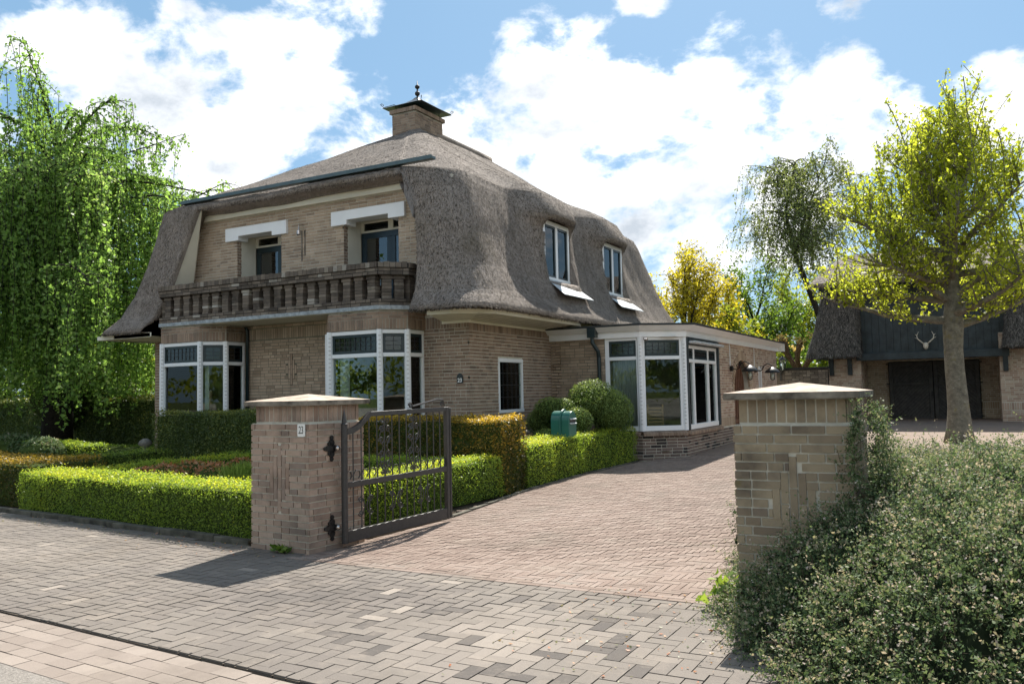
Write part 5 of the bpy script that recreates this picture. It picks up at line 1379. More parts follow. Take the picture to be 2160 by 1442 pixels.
# white number plate on the left pillar
pn = empty('number_plate', (-5.7, 6.12, 1.2), 'white enamel number plate 23 on the left gate pillar', 'sign')
fl = Vector((-.9976, .0698, 0)).normalized(); fn = Vector((-.0698, -.9976, 0)).normalized()
c0 = Vector((-5.62, 6.12, 0))+fl*.085+fn*.012; m = MB(); w_, h_ = .052, .062; pr = []
for (sx, sz) in ((1, -1), (1, 1), (-1, 1), (-1, -1)):
    for k in range(4):
        q = R({(1, -1): -90, (1, 1): 0, (-1, 1): 90, (-1, -1): 180}[(sx, sz)]+30*k); pr.append(((w_-.014)*sx+.014*math.cos(q), (h_-.014)*sz+.014*math.sin(q)))
nn_ = len(pr); pz = 1.192
m.v += [tuple(c0-fl*a+fn*.006+Vector((0, 0, pz+b))) for a, b in pr]+[tuple(c0-fl*a+Vector((0, 0, pz+b))) for a, b in pr]
m.f += [tuple(range(nn_)), tuple(reversed(range(nn_, 2*nn_)))]+[(i, i+nn_, (i+1) % nn_+nn_, (i+1) % nn_) for i in range(nn_)]; m.r += [.5]*(nn_+2); m.build('plate', 'enamel_white', pn)
pc = c0+fn*.0065; ang = math.atan2(-fl.y, -fl.x)
digits('23', 'numerals', 'ink_black', pn, (pc.x, pc.y, pz), ang, .105, .62, .001)
m = MB(); q = c0+fl*.036+fn*.0065; m.box(q+Vector((0, 0, pz-.030)), -fl*.007, fn*.001, Vector((0, 0, .007))); m.build('full_stop', 'ink_black', pn)

# ------------------------------------------------------------------ iron gate leaf standing open
gate = empty('iron_gate', (-5.58, 7.6, 0), 'dark wrought iron gate leaf with scrolls standing open against the left pillar', 'gate')
def gp(s, z): return Vector((-5.50+.10*s/1.75, 6.50+s*.985, z+.02*s/1.75))     # s along the leaf
def gbar(pts, w=.014, name='bar', sq=True):
    m = MB(); m.tube(pts, w, 4 if sq else 7); return m.build(name, 'iron_gate', gate)
m = MB(); m.tube([gp(0, .06), gp(0, 1.22)], .033, 12); m.build('hinge_post', 'iron_gate', gate)
m = MB(); m.lathe(gp(0, 1.22), [(.034, 0), (.036, .015), (.024, .03), (.026, .04), (.016, .1), (.002, .17)], 10); m.build('spike', 'iron_gate', gate)
def rail(s0, s1, za, zb, nm, th=.04):
    m = MB(); a, b = gp(s0, za), gp(s1, za); t_ = (b-a); n_ = Vector((t_.y, -t_.x, 0)).normalized(); m.box(a-n_*th/2, t_, n_*th, Vector((0, 0, zb-za))) if False else m.box(a+n_*th/2, t_, -n_*th, Vector((0, 0, zb-za))); return m.build(nm, 'iron_gate', gate, bevel=.004)
rail(.03, 1.74, .06, .175, 'bottom_rail'); rail(.03, 1.70, .60, .655, 'middle_rail'); rail(.37, 1.74, 1.295, 1.345, 'top_rail')
rail(1.70, 1.75, .06, 1.345, 'end_stile', .05); rail(1.76, 1.79, .06, 1.335, 'stop_bar', .05)
m = MB(); pr = [gp(.03, 1.155), gp(.12, 1.165), gp(.21, 1.20), gp(.29, 1.255), gp(.38, 1.32)]
for i in range(4):
    a, b = pr[i], pr[i+1]; m.box(a+Vector((.02, 0, -.025)), b-a, Vector((-.04, 0, 0)), Vector((0, 0, .055)))
m.build('swept_rail', 'iron_gate', gate)
for i in range(13):
    s = .125+i*.1225
    top = 1.30 if s > .36 else float(np.interp(s, [.03, .12, .21, .29, .38], [1.155, 1.165, 1.20, 1.255, 1.31]))
    gbar([gp(s, .17), gp(s, top)], .0085, 'bar')
def scroll(c_s, c_z, r0, fl_s, fl_z, turns=1.25, w=.007):
    pts = []
    for i in range(19):
        q = 2*math.pi*turns*i/18; r_ = r0*(1-.72*i/18); pts.append(gp(c_s+fl_s*r_*math.cos(q), c_z+fl_z*r_*math.sin(q)))
    return pts
for cs in (.62, 1.11):       # upright scroll ornaments in the upper half
    m = MB()
    for sg in (-1, 1):
        for (dz, rr_) in ((1.235, .032), (1.15, .04), (1.03, .045), (.90, .045), (.79, .04), (.71, .03)):
            m.tube(scroll(cs+sg*rr_*1.25, dz, rr_, sg, 1 if dz > .95 else -1), .0065, 5)
        m.tube([gp(cs+sg*.012, .68), gp(cs+sg*.085, .84), gp(cs+sg*.03, .97), gp(cs+sg*.09, 1.09), gp(cs+sg*.02, 1.20)], .0065, 5)
    m.build('scroll_ornament', 'iron_gate', gate)
for cs in (.31, .80, 1.29):   # paired C scrolls in the lower half
    m = MB()
    for sg in (-1, 1):
        m.tube([gp(cs+sg*.015, .39), gp(cs+sg*.035, .46), gp(cs+sg*.075, .49)], .0065, 5); m.tube([gp(cs+sg*.015, .39), gp(cs+sg*.035, .32), gp(cs+sg*.075, .29)], .0065, 5)
        m.tube(scroll(cs+sg*.075, .455, .037, sg, 1), .0065, 5); m.tube(scroll(cs+sg*.075, .325, .037, sg, -1), .0065, 5)
    m.build('c_scroll', 'iron_gate', gate)
for i in range(14):            # row of small loops on the middle rail
    m = MB(); s = .06+i*.1225
    m.tube([gp(s-.05, .66), gp(s-.055, .72), gp(s-.02, .765), gp(s+.03, .755), gp(s+.045, .71), gp(s+.02, .68)], .0065, 5); m.build('loop', 'iron_gate', gate)
m = MB(); m.tube([gp(1.10, 1.375), gp(1.55, 1.44), gp(1.66, 1.43), gp(1.69, 1.37)], .011, 6); m.tube(scroll(1.06, 1.385, .035, -1, 1), .009, 5); m.tube(scroll(1.64, 1.385, .03, 1, 1), .009, 5); m.build('top_scroll', 'iron_gate', gate)
for z in (1.0, .22):           # ornate hinge plates on the pillar
    h = empty('hinge_plate', (-5.66, 6.6, z), 'ornate black %s hinge plate of the gate on the pillar side' % ('upper' if z > .5 else 'lower'), 'hinge')
    m = MB(); o_ = Vector((-5.62, 6.12, z))+Vector((.0698, .9976, 0))*.24; u_ = Vector((.0698, .9976, 0)); n_ = Vector((.9976, -.0698, 0))
    for (du, dz, rr_) in [(a*.68+.05, b*.78, c_*.66) for a, b, c_ in ((0, 0, .07), (0, .07, .055), (0, -.07, .055), (-.075, 0, .045), (0, .135, .035), (0, -.135, .035), (-.13, 0, .03), (-.05, .06, .03), (-.05, -.06, .03), (.06, 0, .05))]:
        c_ = o_+u_*du+Vector((0, 0, dz))+n_*.010; ring = [c_+(u_*math.cos(R(45*i))+Vector((0, 0, math.sin(R(45*i)))))*rr_ for i in range(8)]
        k = len(m.v); m.v += [tuple(p) for p in ring]+[tuple(p+n_*.012) for p in ring]; m.f += [tuple(k+8+i for i in range(8))]+[(k+i, k+(i+1) % 8, k+8+(i+1) % 8, k+8+i) for i in range(8)]; m.r += [.5]*9
    m.build('plate', 'black_iron', h)
    m = MB(); c_ = o_+u_*.10+n_*.045; m.lathe(c_-Vector((0, 0, .028)), [(.004, 0), (.018, .006), (.028, .028), (.018, .05), (.004, .056)], 12); m.tube([o_+u_*.10+n_*.02, c_], .014, 8); m.build('pin', 'steel', h, smooth=True)

# ------------------------------------------------------------------ green post box
pb = empty('post_box', (-6.05, 12.75, .15), 'green arched post box standing behind the low box hedge', 'post box')
def arch_body(x0, x1, yc, hw, z0, zs_, name, mat):
    pr = [(-hw, z0), (hw, z0)]+[(hw*math.cos(R(15*i)), zs_+hw*math.sin(R(15*i))) for i in range(13)]
    m = MB(); n_ = len(pr); m.v += [(x0, yc+a, z) for a, z in pr]+[(x1, yc+a, z) for a, z in pr]
    m.f += [tuple(reversed(range(n_))), tuple(range(n_, 2*n_))]+[(i, (i+1) % n_, (i+1) % n_+n_, i+n_) for i in range(n_)]; m.r += [.5]*(n_+2)
    return m.build(name, mat, pb, bevel=.012)
arch_body(-6.22, -6.05, 12.78, .155, .72, 1.04, 'body', 'postbox_green'); arch_body(-6.03, -5.88, 12.78, .15, .72, 1.04, 'front', 'postbox_green'); arch_body(-6.055, -6.028, 12.78, .175, .72, 1.05, 'band', 'postbox_green')
for z in (1.06, .985):
    m = MB(); m.box((-5.882, 12.66, z), (.022, 0, -.012), (0, .24, 0), (0, 0, .012)); m.build('flap', 'zinc', pb)
m = MB(); m.box((-5.8805, 12.66, 1.0), (.002, 0, 0), (0, .24, 0), (0, 0, .055)); m.build('slot', 'enamel_black', pb)
m = MB(); m.tube([(-6.04, 12.78, .1), (-6.04, 12.78, .74)], .03, 8); m.build('post', 'postbox_green', pb)

# ------------------------------------------------------------------ person and pot plant behind the left bay window
def skin_body(name, joints, edges, mat, parent, sub=2):
    me = bpy.data.meshes.new(name); me.from_pydata([j[0] for j in joints], edges, []); o_ = bpy.data.objects.new(name, me); put(o_, parent); world_to_parent(o_, parent)
    o_.modifiers.new('skin', 'SKIN'); o_.modifiers.new('sub', 'SUBSURF').levels = sub; o_.modifiers['sub'].render_levels = sub
    for v, j in zip(me.skin_vertices[0].data, joints): v.radius = (j[1], j[2] if len(j) > 2 else j[1]); v.use_loose = False
    me.skin_vertices[0].data[0].use_root = True
    me.materials.append(MATS[mat]); o_.modifiers['skin'].use_smooth_shade = True
    return o_
PXY = (-13.80, 12.06)
ps = empty('person', (-13.80, 12.06, .32), 'person in a pale pink top standing behind the left bay window', 'person')
px_, py_ = PXY
J = [((px_, py_, 1.02), .115, .085), ((px_, py_, 1.18), .105, .08), ((px_+.01, py_, 1.33), .125, .085), ((px_+.015, py_, 1.41), .07, .06), ((px_+.02, py_-.005, 1.47), .042),
     ((px_+.02, py_-.02, 1.55), .062, .072), ((px_+.02, py_-.02, 1.63), .066, .076), ((px_+.02, py_-.01, 1.69), .04, .045),
     ((px_-.14, py_, 1.37), .045), ((px_-.19, py_-.05, 1.18), .038), ((px_-.10, py_-.20, 1.10), .03), ((px_-.04, py_-.25, 1.11), .022),
     ((px_+.16, py_, 1.37), .045), ((px_+.21, py_-.04, 1.18), .038), ((px_+.13, py_-.20, 1.10), .03), ((px_+.06, py_-.25, 1.11), .022),
     ((px_-.08, py_, .92), .085), ((px_-.085, py_-.01, .65), .062), ((px_-.085, py_, .40), .042), ((px_-.085, py_-.09, .35), .035),
     ((px_+.08, py_, .92), .085), ((px_+.085, py_-.01, .65), .062), ((px_+.085, py_, .40), .042), ((px_+.085, py_-.09, .35), .035)]
E_ = [(0, 1), (1, 2), (2, 3), (3, 4), (4, 5), (5, 6), (6, 7), (2, 8), (8, 9), (9, 10), (10, 11), (2, 12), (12, 13), (13, 14), (14, 15), (0, 16), (16, 17), (17, 18), (18, 19), (0, 20), (20, 21), (21, 22), (22, 23)]
skin_body('body', J, E_, 'skin', ps)
JT = [(j[0], j[1]+.014, (j[2] if len(j) > 2 else j[1])+.014) for j in J]
skin_body('top', [JT[0], JT[1], JT[2], JT[3], JT[8], JT[9], JT[12], JT[13]], [(0, 1), (1, 2), (2, 3), (2, 4), (4, 5), (2, 6), (6, 7)], 'pink_cloth', ps)
skin_body('trousers', [JT[0], JT[16], JT[17], JT[18], JT[20], JT[21], JT[22]], [(0, 1), (1, 2), (2, 3), (0, 4), (4, 5), (5, 6)], 'room_wall', ps)
skin_body('hair', [((px_+.02, py_+.02, 1.56), .062, .06), ((px_+.02, py_+.02, 1.65), .075, .075), ((px_+.02, py_, 1.70), .055, .06)], [(0, 1), (1, 2)], 'hair_blond', ps)
pp = empty('pot_plant', (-14.55, 12.1, .85), 'large leaved pot plant inside the left bay window', 'plant')
m = MB(); m.lathe((-14.55, 12.1, .85), [(.09, 0), (.12, .16), (.125, .17), (.11, .17)], 12); m.build('pot', 'stone_urn', pp)
for k in range(9):
    q = k*2.4; l = .35+.2*random.random(); d = Vector((math.cos(q), math.sin(q)*.5, 0)); s_ = Vector((-d.y, d.x, 0)); b0 = Vector((-14.55, 12.1, 1.0)); m = MB(); prev = None
    for i in range(7):
        f_ = i/6; c_ = b0+d*l*f_+Vector((0, 0, .12+.42*f_-.5*f_*f_*(.6+.4*random.random()))); wv = .075*math.sin(math.pi*min(1, max(.02, f_)))
        if prev: m.poly([prev[0], c_-s_*wv, c_+Vector((0, 0, -.015)), prev[1]]); m.poly([prev[1], c_+Vector((0, 0, -.015)), c_+s_*wv, prev[2]])
        prev = (c_-s_*wv, c_+Vector((0, 0, -.015)), c_+s_*wv)
    m.build('leaf', 'leaf_house', pp)

# ------------------------------------------------------------------ vegetation
def at_depth(px, D, z=None):           # plan position along a pixel column at a given distance
    d = pix_dir(px, 830); p = CAMV+d*D
    return (float(p[0]), float(p[1]), ground_z(p[1]) if z is None else z)
def at_level(px, py, z):
    d = pix_dir(px, py); k = (z-EYE)/d[2]; return (float(d[0]*k), float(d[1]*k))

def hedge(name, path, thick, h, label, mat, dens=2600, leaf=.026, group=None, ztop_var=.012, top_boost=.25, rough=.042, face_boost=0.0, cat='hedge'):
    """clipped hedge along a plan polyline (outer/front face on the path, body to its left)"""
    o = empty(name, (path[0][0], path[0][1], ground_z(path[0][1])), label, cat, group)
    P = [V2(p) for p in path]; inn = []
    for i, p in enumerate(P):
        ns = []
        for j in (i-1, i):
            if 0 <= j < len(P)-1:
                t_ = (P[j+1]-P[j]).normalized(); ns.append(Vector((-t_.y, t_.x, 0)))
        m_ = sum(ns, Vector()).normalized(); inn.append(p+m_*thick/max(.5, m_.dot(ns[0])))
    core = MB(); k = .05; pts = []; nr = []; bs = []
    def quad(a, b, c_, d, n, w=1.0, boost=0.0, dn=1.0):
        a, b, c_, d = (np.array(x, float) for x in (a, b, c_, d)); ar = np.linalg.norm(np.cross(b-a, d-a))
        dist = max(3.0, np.linalg.norm((a+c_)/2-CAMV)); cnt = int(ar*dens*dn)
        u, v = rng.random((cnt, 1)), rng.random((cnt, 1)); p = (a*(1-u)+b*u)*(1-v)+(d*(1-u)+c_*u)*v
        lump = np.array([mnoise.noise((q[0]*2.3, q[1]*2.3, q[2]*2.3)) for q in p[:]])[:, None] if cnt < 60000 else 0
        p = p+np.array(n)*(lump*rough*1.3+rng.normal(size=(cnt, 1))*rough*.55)
        pts.append(p); nr.append(np.tile(np.array(n, float), (cnt, 1))); bs.append(np.full(cnt, boost))
    for i in range(len(P)-1):
        z0, z1 = ground_z(P[i].y), ground_z(P[i+1].y)
        a, b, c_, d = P[i], P[i+1], inn[i+1], inn[i]
        t_ = (b-a).normalized(); n = (t_.y, -t_.x, 0)
        A0, B0 = (a.x, a.y, z0+.02), (b.x, b.y, z1+.02); A1, B1 = (a.x, a.y, z0+h), (b.x, b.y, z1+h)
        C0, D0 = (c_.x, c_.y, z1+.02), (d.x, d.y, z0+.02); C1, D1 = (c_.x, c_.y, z1+h), (d.x, d.y, z0+h)
        quad(A0, B0, B1, A1, n, boost=face_boost); quad(A1, B1, C1, D1, (0, 0, 1), boost=top_boost, dn=1.15); quad(C0, D0, D1, C1, (-n[0], -n[1], 0), dn=.5)  # top leaves yellower: young growth, plus sunlight painted into the colour
        if i == 0: quad(D0, A0, A1, D1, (-t_.x, -t_.y, 0))
        if i == len(P)-2: quad(B0, C0, C1, B1, (t_.x, t_.y, 0))
        nv = Vector(n)
        ci = [a-nv*k, b-nv*k, c_+nv*k, d+nv*k]
        if i == 0: ci[0] += t_*k; ci[3] += t_*k
        if i == len(P)-2: ci[1] -= t_*k; ci[2] -= t_*k
        q = len(core.v); core.v += [(p.x, p.y, zz) for p, zz in zip(ci, (z0, z1, z1, z0))]+[(p.x, p.y, zz+h-k) for p, zz in zip(ci, (z0, z1, z1, z0))]
        core.f += [(q+4, q+5, q+6, q+7), (q, q+1, q+5, q+4), (q+2, q+3, q+7, q+6), (q+1, q+2, q+6, q+5), (q+3, q, q+4, q+7)]; core.r += [.5]*5
    core.build('inner_growth', 'hedge_core', o)
    p = np.concatenate(pts); n = np.concatenate(nr); b = np.concatenate(bs)
    fld = np.array([mnoise.noise((q[0]*1.3, q[1]*1.3, q[2]*1.3)) for q in p])
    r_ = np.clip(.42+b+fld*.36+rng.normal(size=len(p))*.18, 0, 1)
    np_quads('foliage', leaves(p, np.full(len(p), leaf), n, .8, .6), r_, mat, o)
    return o
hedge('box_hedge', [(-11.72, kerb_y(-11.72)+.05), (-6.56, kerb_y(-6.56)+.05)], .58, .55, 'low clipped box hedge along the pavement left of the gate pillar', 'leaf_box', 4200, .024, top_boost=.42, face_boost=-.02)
hedge('barberry_hedge', [(-19, 7.75), (-11.85, 7.15)], 1.15, .64, 'orange brown clipped hedge at the left edge beside the low box hedge', 'leaf_yew_gold', 2200, .03, top_boost=.32, face_boost=-.05)
pA = [at_level(px, py, .52) for px, py in ((100, 1003), (230, 988), (330, 979), (450, 969), (536, 964))]
hedge('parterre_hedge', pA, .34, .50, 'yellow topped parterre hedge curving behind the low box hedge', 'leaf_box', 3000, .026, top_boost=.34, face_boost=-.05)
pB = [at_level(px, py, .55) for px, py in ((132, 968), (230, 960), (330, 953), (430, 953), (560, 961))]
hedge('parterre_hedge', pB, .36, .53, 'olive green parterre hedge in front of the yew, farthest back', 'leaf_box_dark', 2400, .028, top_boost=.12)
hedge('yew_hedge', [(-13.55, 10.55), (-10.7, 10.55)], .6, 1.2, 'dark green clipped yew hedge below the left bay window', 'leaf_yew', 3000, .032, top_boost=.22, face_boost=-.03, cat='hedge')
hedge('yew_hedge', [(-8.9, 10.35), (-5.86, 10.35)], .66, 1.08, 'golden tipped yew hedge behind the open gate', 'leaf_yew_gold', 3000, .032, top_boost=.42, face_boost=.02)
hedge('box_hedge', [(-6.12, 7.2), (-5.84, 10.28)], .5, .56, 'low box hedge running along the drive behind the open gate', 'leaf_box', 3800, .024, top_boost=.42)
hedge('box_hedge', [(-9.6, 9.55), (-6.4, 9.55)], .42, .56, 'low box hedge crossing the bed between gate and right bay window', 'leaf_box', 2600, .026, top_boost=.15)
hedge('box_hedge', [(-5.84, 11.08), (-5.84, 13.05)], .52, .66, 'squat box hedge block in front of the post box', 'leaf_box', 3800, .024, top_boost=.42, face_boost=.08)
hedge('box_hedge', [(-5.86, 13.08), (-5.72, 15.35)], .5, .64, 'box hedge block nearest the annex window', 'leaf_box', 3400, .024, top_boost=.35, face_boost=.12)
hedge('yew_hedge', [(-36, 19.2), (-17.7, 14.9)], .9, 1.42, 'tall dark hedge at the back of the left garden', 'leaf_yew', 700, .06, top_boost=.3, rough=.06)
hedge('box_hedge', [(-20.5, 12.2), (-16.9, 11.4)], .5, .5, 'small box hedge block in front of the dark back hedge', 'leaf_box', 1400, .035, top_boost=.15)

def blob_plant(name, label, cat, blobs, mat, dens, leaf, group=None, core='hedge_core', flat=0.0, boost=.2, part='foliage'):
    o = empty(name, (blobs[0][0], blobs[0][1], ground_z(blobs[0][1])), label, cat, group); P_ = []; N_ = []; cm_ = MB()
    for (x, y, z, rx, ry, rz) in blobs:
        n_ = int(dens*4*math.pi*((rx*ry+rx*rz+ry*rz)/3)); d = unit(rng.normal(size=(n_, 3)))
        lum = 1+.09*np.array([mnoise.noise((q[0]*4+x, q[1]*4+y, q[2]*4)) for q in d])[:, None]+rng.normal(size=(n_, 1))*.04
        P_.append(np.array([x, y, z])+d*lum*np.array([rx, ry, rz])); N_.append(d)
        cm_.lathe((x, y, z), [(max(rx, .01)*.86*math.sin(R(180*i/8)), -rz*.86*math.cos(R(180*i/8))) for i in range(9)], 12)
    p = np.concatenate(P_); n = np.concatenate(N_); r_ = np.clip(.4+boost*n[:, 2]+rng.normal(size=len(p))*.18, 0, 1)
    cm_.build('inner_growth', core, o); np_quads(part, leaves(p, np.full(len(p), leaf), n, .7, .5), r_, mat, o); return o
cl = blob_plant('cloud_shrub', 'cloud pruned juniper of rounded cushions in front of the annex', 'shrub',
           [(-6.28, 14.55, 1.33, .46, .5, .40), (-5.98, 14.75, 1.10, .40, .45, .42), (-6.95, 14.1, 1.16, .30, .3, .26), (-6.62, 13.95, 1.18, .25, .25, .22), (-6.28, 13.85, .98, .28, .26, .25), (-7.2, 14.2, .95, .27, .3, .25), (-6.75, 13.5, .68, .24, .24, .18)], 'leaf_cloud', 3200, .026, boost=.3)
m = MB(); m.tube([(-6.5, 14.5, .1), (-6.5, 14.45, .6), (-6.3, 14.5, 1.2)], .06, 7); m.tube([(-6.5, 14.45, .5), (-6.9, 14.15, 1.1)], .04, 6); m.tube([(-6.5, 14.45, .5), (-6.3, 13.9, .9)], .035, 6); m.build('trunk', 'bark_dark', cl)
# rose-like shrubs with red young leaves in the parterre
for k, (px, py, s_) in enumerate(((345, 1000, .30), (400, 992, .34), (455, 996, .28), (510, 985, .25), (300, 1008, .2))):
    x, y = at_level(px, py, .38)
    blob_plant('rose_shrub', 'low shrub with reddish young leaves in the bed, %s' % ('far left of its row', 'second from left', 'middle of the row', 'fourth from left', 'nearest the pillar')[[4, 0, 1, 2, 3].index(k) if k in (0, 1, 2, 3, 4) else 0], 'shrub', [(x, y, .28, s_*1.3, s_, .26)], 'leaf_red', 900, .055, 'rose shrubs in the parterre', boost=.3)
x, y = at_level(515, 1003, .35); o = empty('lavender_tuft', (x, y, 0), 'pale green lavender tuft beside the left gate pillar', 'plant')
n_ = 1500; b0 = np.stack([x+rng.normal(size=n_)*.12, y+rng.normal(size=n_)*.12, np.full(n_, .02)], 1); d = unit(np.stack([rng.normal(size=n_)*.35, rng.normal(size=n_)*.35, np.ones(n_)], 1)); L_ = (.38+.2*rng.random((n_, 1))); s_ = unit(np.cross(d, rng.normal(size=(n_, 3))))*.005
np_quads('stems', np.stack([b0-s_, b0+s_, b0+d*L_+s_*.5, b0+d*L_-s_*.5], 1), rng.random(n_), 'leaf_grass', o)
for k, (px, py, s_) in enumerate(((30, 935, .55), (90, 945, .4))):
    x, y = at_level(px, py, .5); blob_plant('garden_shrub', ('grey green shrub at the far left of the garden', 'smaller grey green shrub beside the far left one')[k], 'shrub', [(x, y, .35, s_*1.4, s_, .4)], 'leaf_coton', 700, .07)
for k, px in enumerate((215, 255, 300, 320)):
    x, y = at_level(px, 944, .28); blob_plant('ground_cover_plant', ('low leafy plant at the foot of the dark back hedge, %s' % ('leftmost', 'second', 'third', 'nearest the house')[k]), 'plant', [(x, y, .2, .8, .35, .16)], 'leaf_green', 500, .08)
ur = empty('stone_urn', (-14.3, 10.7, .06), 'small stone ornament at the left end of the yew hedge', 'ornament')
m = MB(); m.lathe((-13.85, 10.6, .05), [(.10, 0), (.10, .05), (.05, .1), (.05, .55), (.09, .6), (.13, .64), (.10, .70), (.04, .74)], 12); m.build('urn', 'stone_urn', ur, smooth=True)

# ---- trees
def curve_pts(p, d, L, n, trop, wob):
    pts = [Vector(p)]; d = Vector(d).normalized()
    for i in range(n):
        d = (d+Vector(trop)/n+Vector((random.gauss(0, wob), random.gauss(0, wob), random.gauss(0, wob)))).normalized(); pts.append(pts[-1]+d*(L/n))
    return pts, d
def scatter(lines, per_m, spread, down=0.0):
    out_ = []
    for pts in lines:
        for i in range(len(pts)-1):
            a, b = pts[i], pts[i+1]; k = per_m*(b-a).length; k = int(k)+(random.random() < k % 1)
            for _ in range(k):
                q = a.lerp(b, random.random()); out_.append((q.x+random.gauss(0, spread), q.y+random.gauss(0, spread), q.z+random.gauss(0, spread)-down*random.random()))
    return np.array(out_)
def finish_tree(o, wood, bark, P_, size, mat, fld=.5, aspect=.6, boost=None, spread_n=None, up=0.0):
    wood.build('trunk', bark, o, smooth=True)
    c0 = P_.mean(0); fv = np.array([mnoise.noise((q[0]*fld, q[1]*fld, q[2]*fld)) for q in P_])
    r_ = np.clip(.5+fv*.35+rng.normal(size=len(P_))*.18, 0, 1)
    np_quads('crown', leaves(P_, np.full(len(P_), size), None, 1, aspect, up), r_, mat, o)

# plane tree in front of the barn
def plane_tree():
    bx, by = -.26, 20.5; bz = ground_z(by)
    o = empty('plane_tree', (bx, by, bz), 'large tree with yellow green young leaves and mottled trunk in front of the barn', 'tree')
    w = MB(); n = 22
    tr = [(bx+.02*math.sin(i), by, bz-.1+(5.4-bz)*i/12) for i in range(13)]
    w.tube(tr, [.34, .25, .212, .20, .192, .188, .205, .175, .155, .14, .12, .10, .07], 16)
    lines = []
    limbs = []
    for i in range(19):
        f = i/18; z = 2.75+f*2.6; az = i*2.399+.6; el = R(4+f*62+random.uniform(-6, 6)); L = 2.3-.5*f+random.uniform(-.2, .2)
        d = (math.cos(az)*math.cos(el), math.sin(az)*math.cos(el), math.sin(el))
        pts, dd = curve_pts((bx, by, z), d, L, 9, (0, 0, .25-.1*f), .07); limbs.append((pts, .10-.035*f))
    for az, z, L in ((math.pi+.35, 3.75, 2.2), (math.pi-.2, 3.35, 2.1), (.2, 3.9, 2.9), (math.pi+.1, 4.4, 2.2), (0.0, 3.2, 2.4)):
        pts, dd = curve_pts((bx, by, z), (math.cos(az+yaw), math.sin(az+yaw), .05), L, 9, (0, 0, .30), .05); limbs.append((pts, .095))
    for pts, r0 in limbs:
        w.tube(pts, [r0*(1-.8*k/(len(pts)-1)) for k in range(len(pts))], 7)
        for k in range(2, len(pts)):
            for _ in range(2 if k < 8 else 3):
                az = random.uniform(0, 6.28); d0 = (pts[k]-pts[k-1]).normalized()
                d = d0*.6+Vector((math.cos(az)*.8, math.sin(az)*.8, random.uniform(-.25, .75)))
                p2, _d = curve_pts(pts[k], d, random.uniform(.55, 1.15), 5, (0, 0, .55), .10); w.tube(p2, [r0*.22*(1-.7*q/5) for q in range(6)], 4, cap=False); lines.append(p2)
                for q in (2, 4):
                    az2 = random.uniform(0, 6.28); p3, _d = curve_pts(p2[q], (math.cos(az2)*.8, math.sin(az2)*.8, random.uniform(-.1, .9)), random.uniform(.35, .7), 4, (0, 0, .5), .1); w.tube(p3, .007, 3, cap=False); lines.append(p3)
        # upright shoots
        for _ in range(2):
            p2, _d = curve_pts(pts[-1-random.randint(0, 4)], (random.uniform(-.25, .25), random.uniform(-.25, .25), 1), random.uniform(.8, 1.5), 6, (0, 0, .3), .06); w.tube(p2, .011, 4, cap=False); lines += [p2, p2]
    for _ in range(34):       # tall leading shoots at the top
        az = random.uniform(0, 6.28); r_ = random.uniform(.1, 1.9); p2, _d = curve_pts((bx+r_*math.cos(az), by+r_*math.sin(az), 5.6-.35*r_), (.18*math.cos(az), .18*math.sin(az), 1), random.uniform(1.1, 2.7), 8, (0, 0, .2), .06); w.tube(p2, .011, 4, cap=False); lines += [p2, p2, p2]
    P_ = scatter(lines, 31, .055)
    finish_tree(o, w, 'bark_plane', P_, .085, 'leaf_plane', .8, .6)
t = NT('bark_plane')
v = t.n('ShaderNodeTexVoronoi'); v.inputs['Scale'].default_value = 7; mp = t.n('ShaderNodeMapping'); mp.inputs['Scale'].default_value = (1, 1, .8); t.l(t.pos(), mp.inputs[0]); t.l(mp.outputs[0], v.inputs['Vector'])
c = t.ramp(t.noise(9, 6, .7), [(0.3, (0.09, 0.08, 0.062)), (0.55, (0.18, 0.163, 0.125)), (0.75, (0.28, 0.255, 0.20))])
c = t.mix(t.math('MULTIPLY', t.math('SUBTRACT', t.noise(14, 3, .7, sc=(1, 1, 3.5)), .62, True), 7, True), c, (0.42, 0.42, 0.36))
c = t.mix(t.math('MULTIPLY', t.math('SUBTRACT', t.noise(4.3, 4, .6), .57, True), 6, True), c, (0.17, 0.135, 0.035))
t.done(t.bsdf(c, .9, .15, bump=t.noise(30, 5, .7), bdist=.02))
plane_tree()

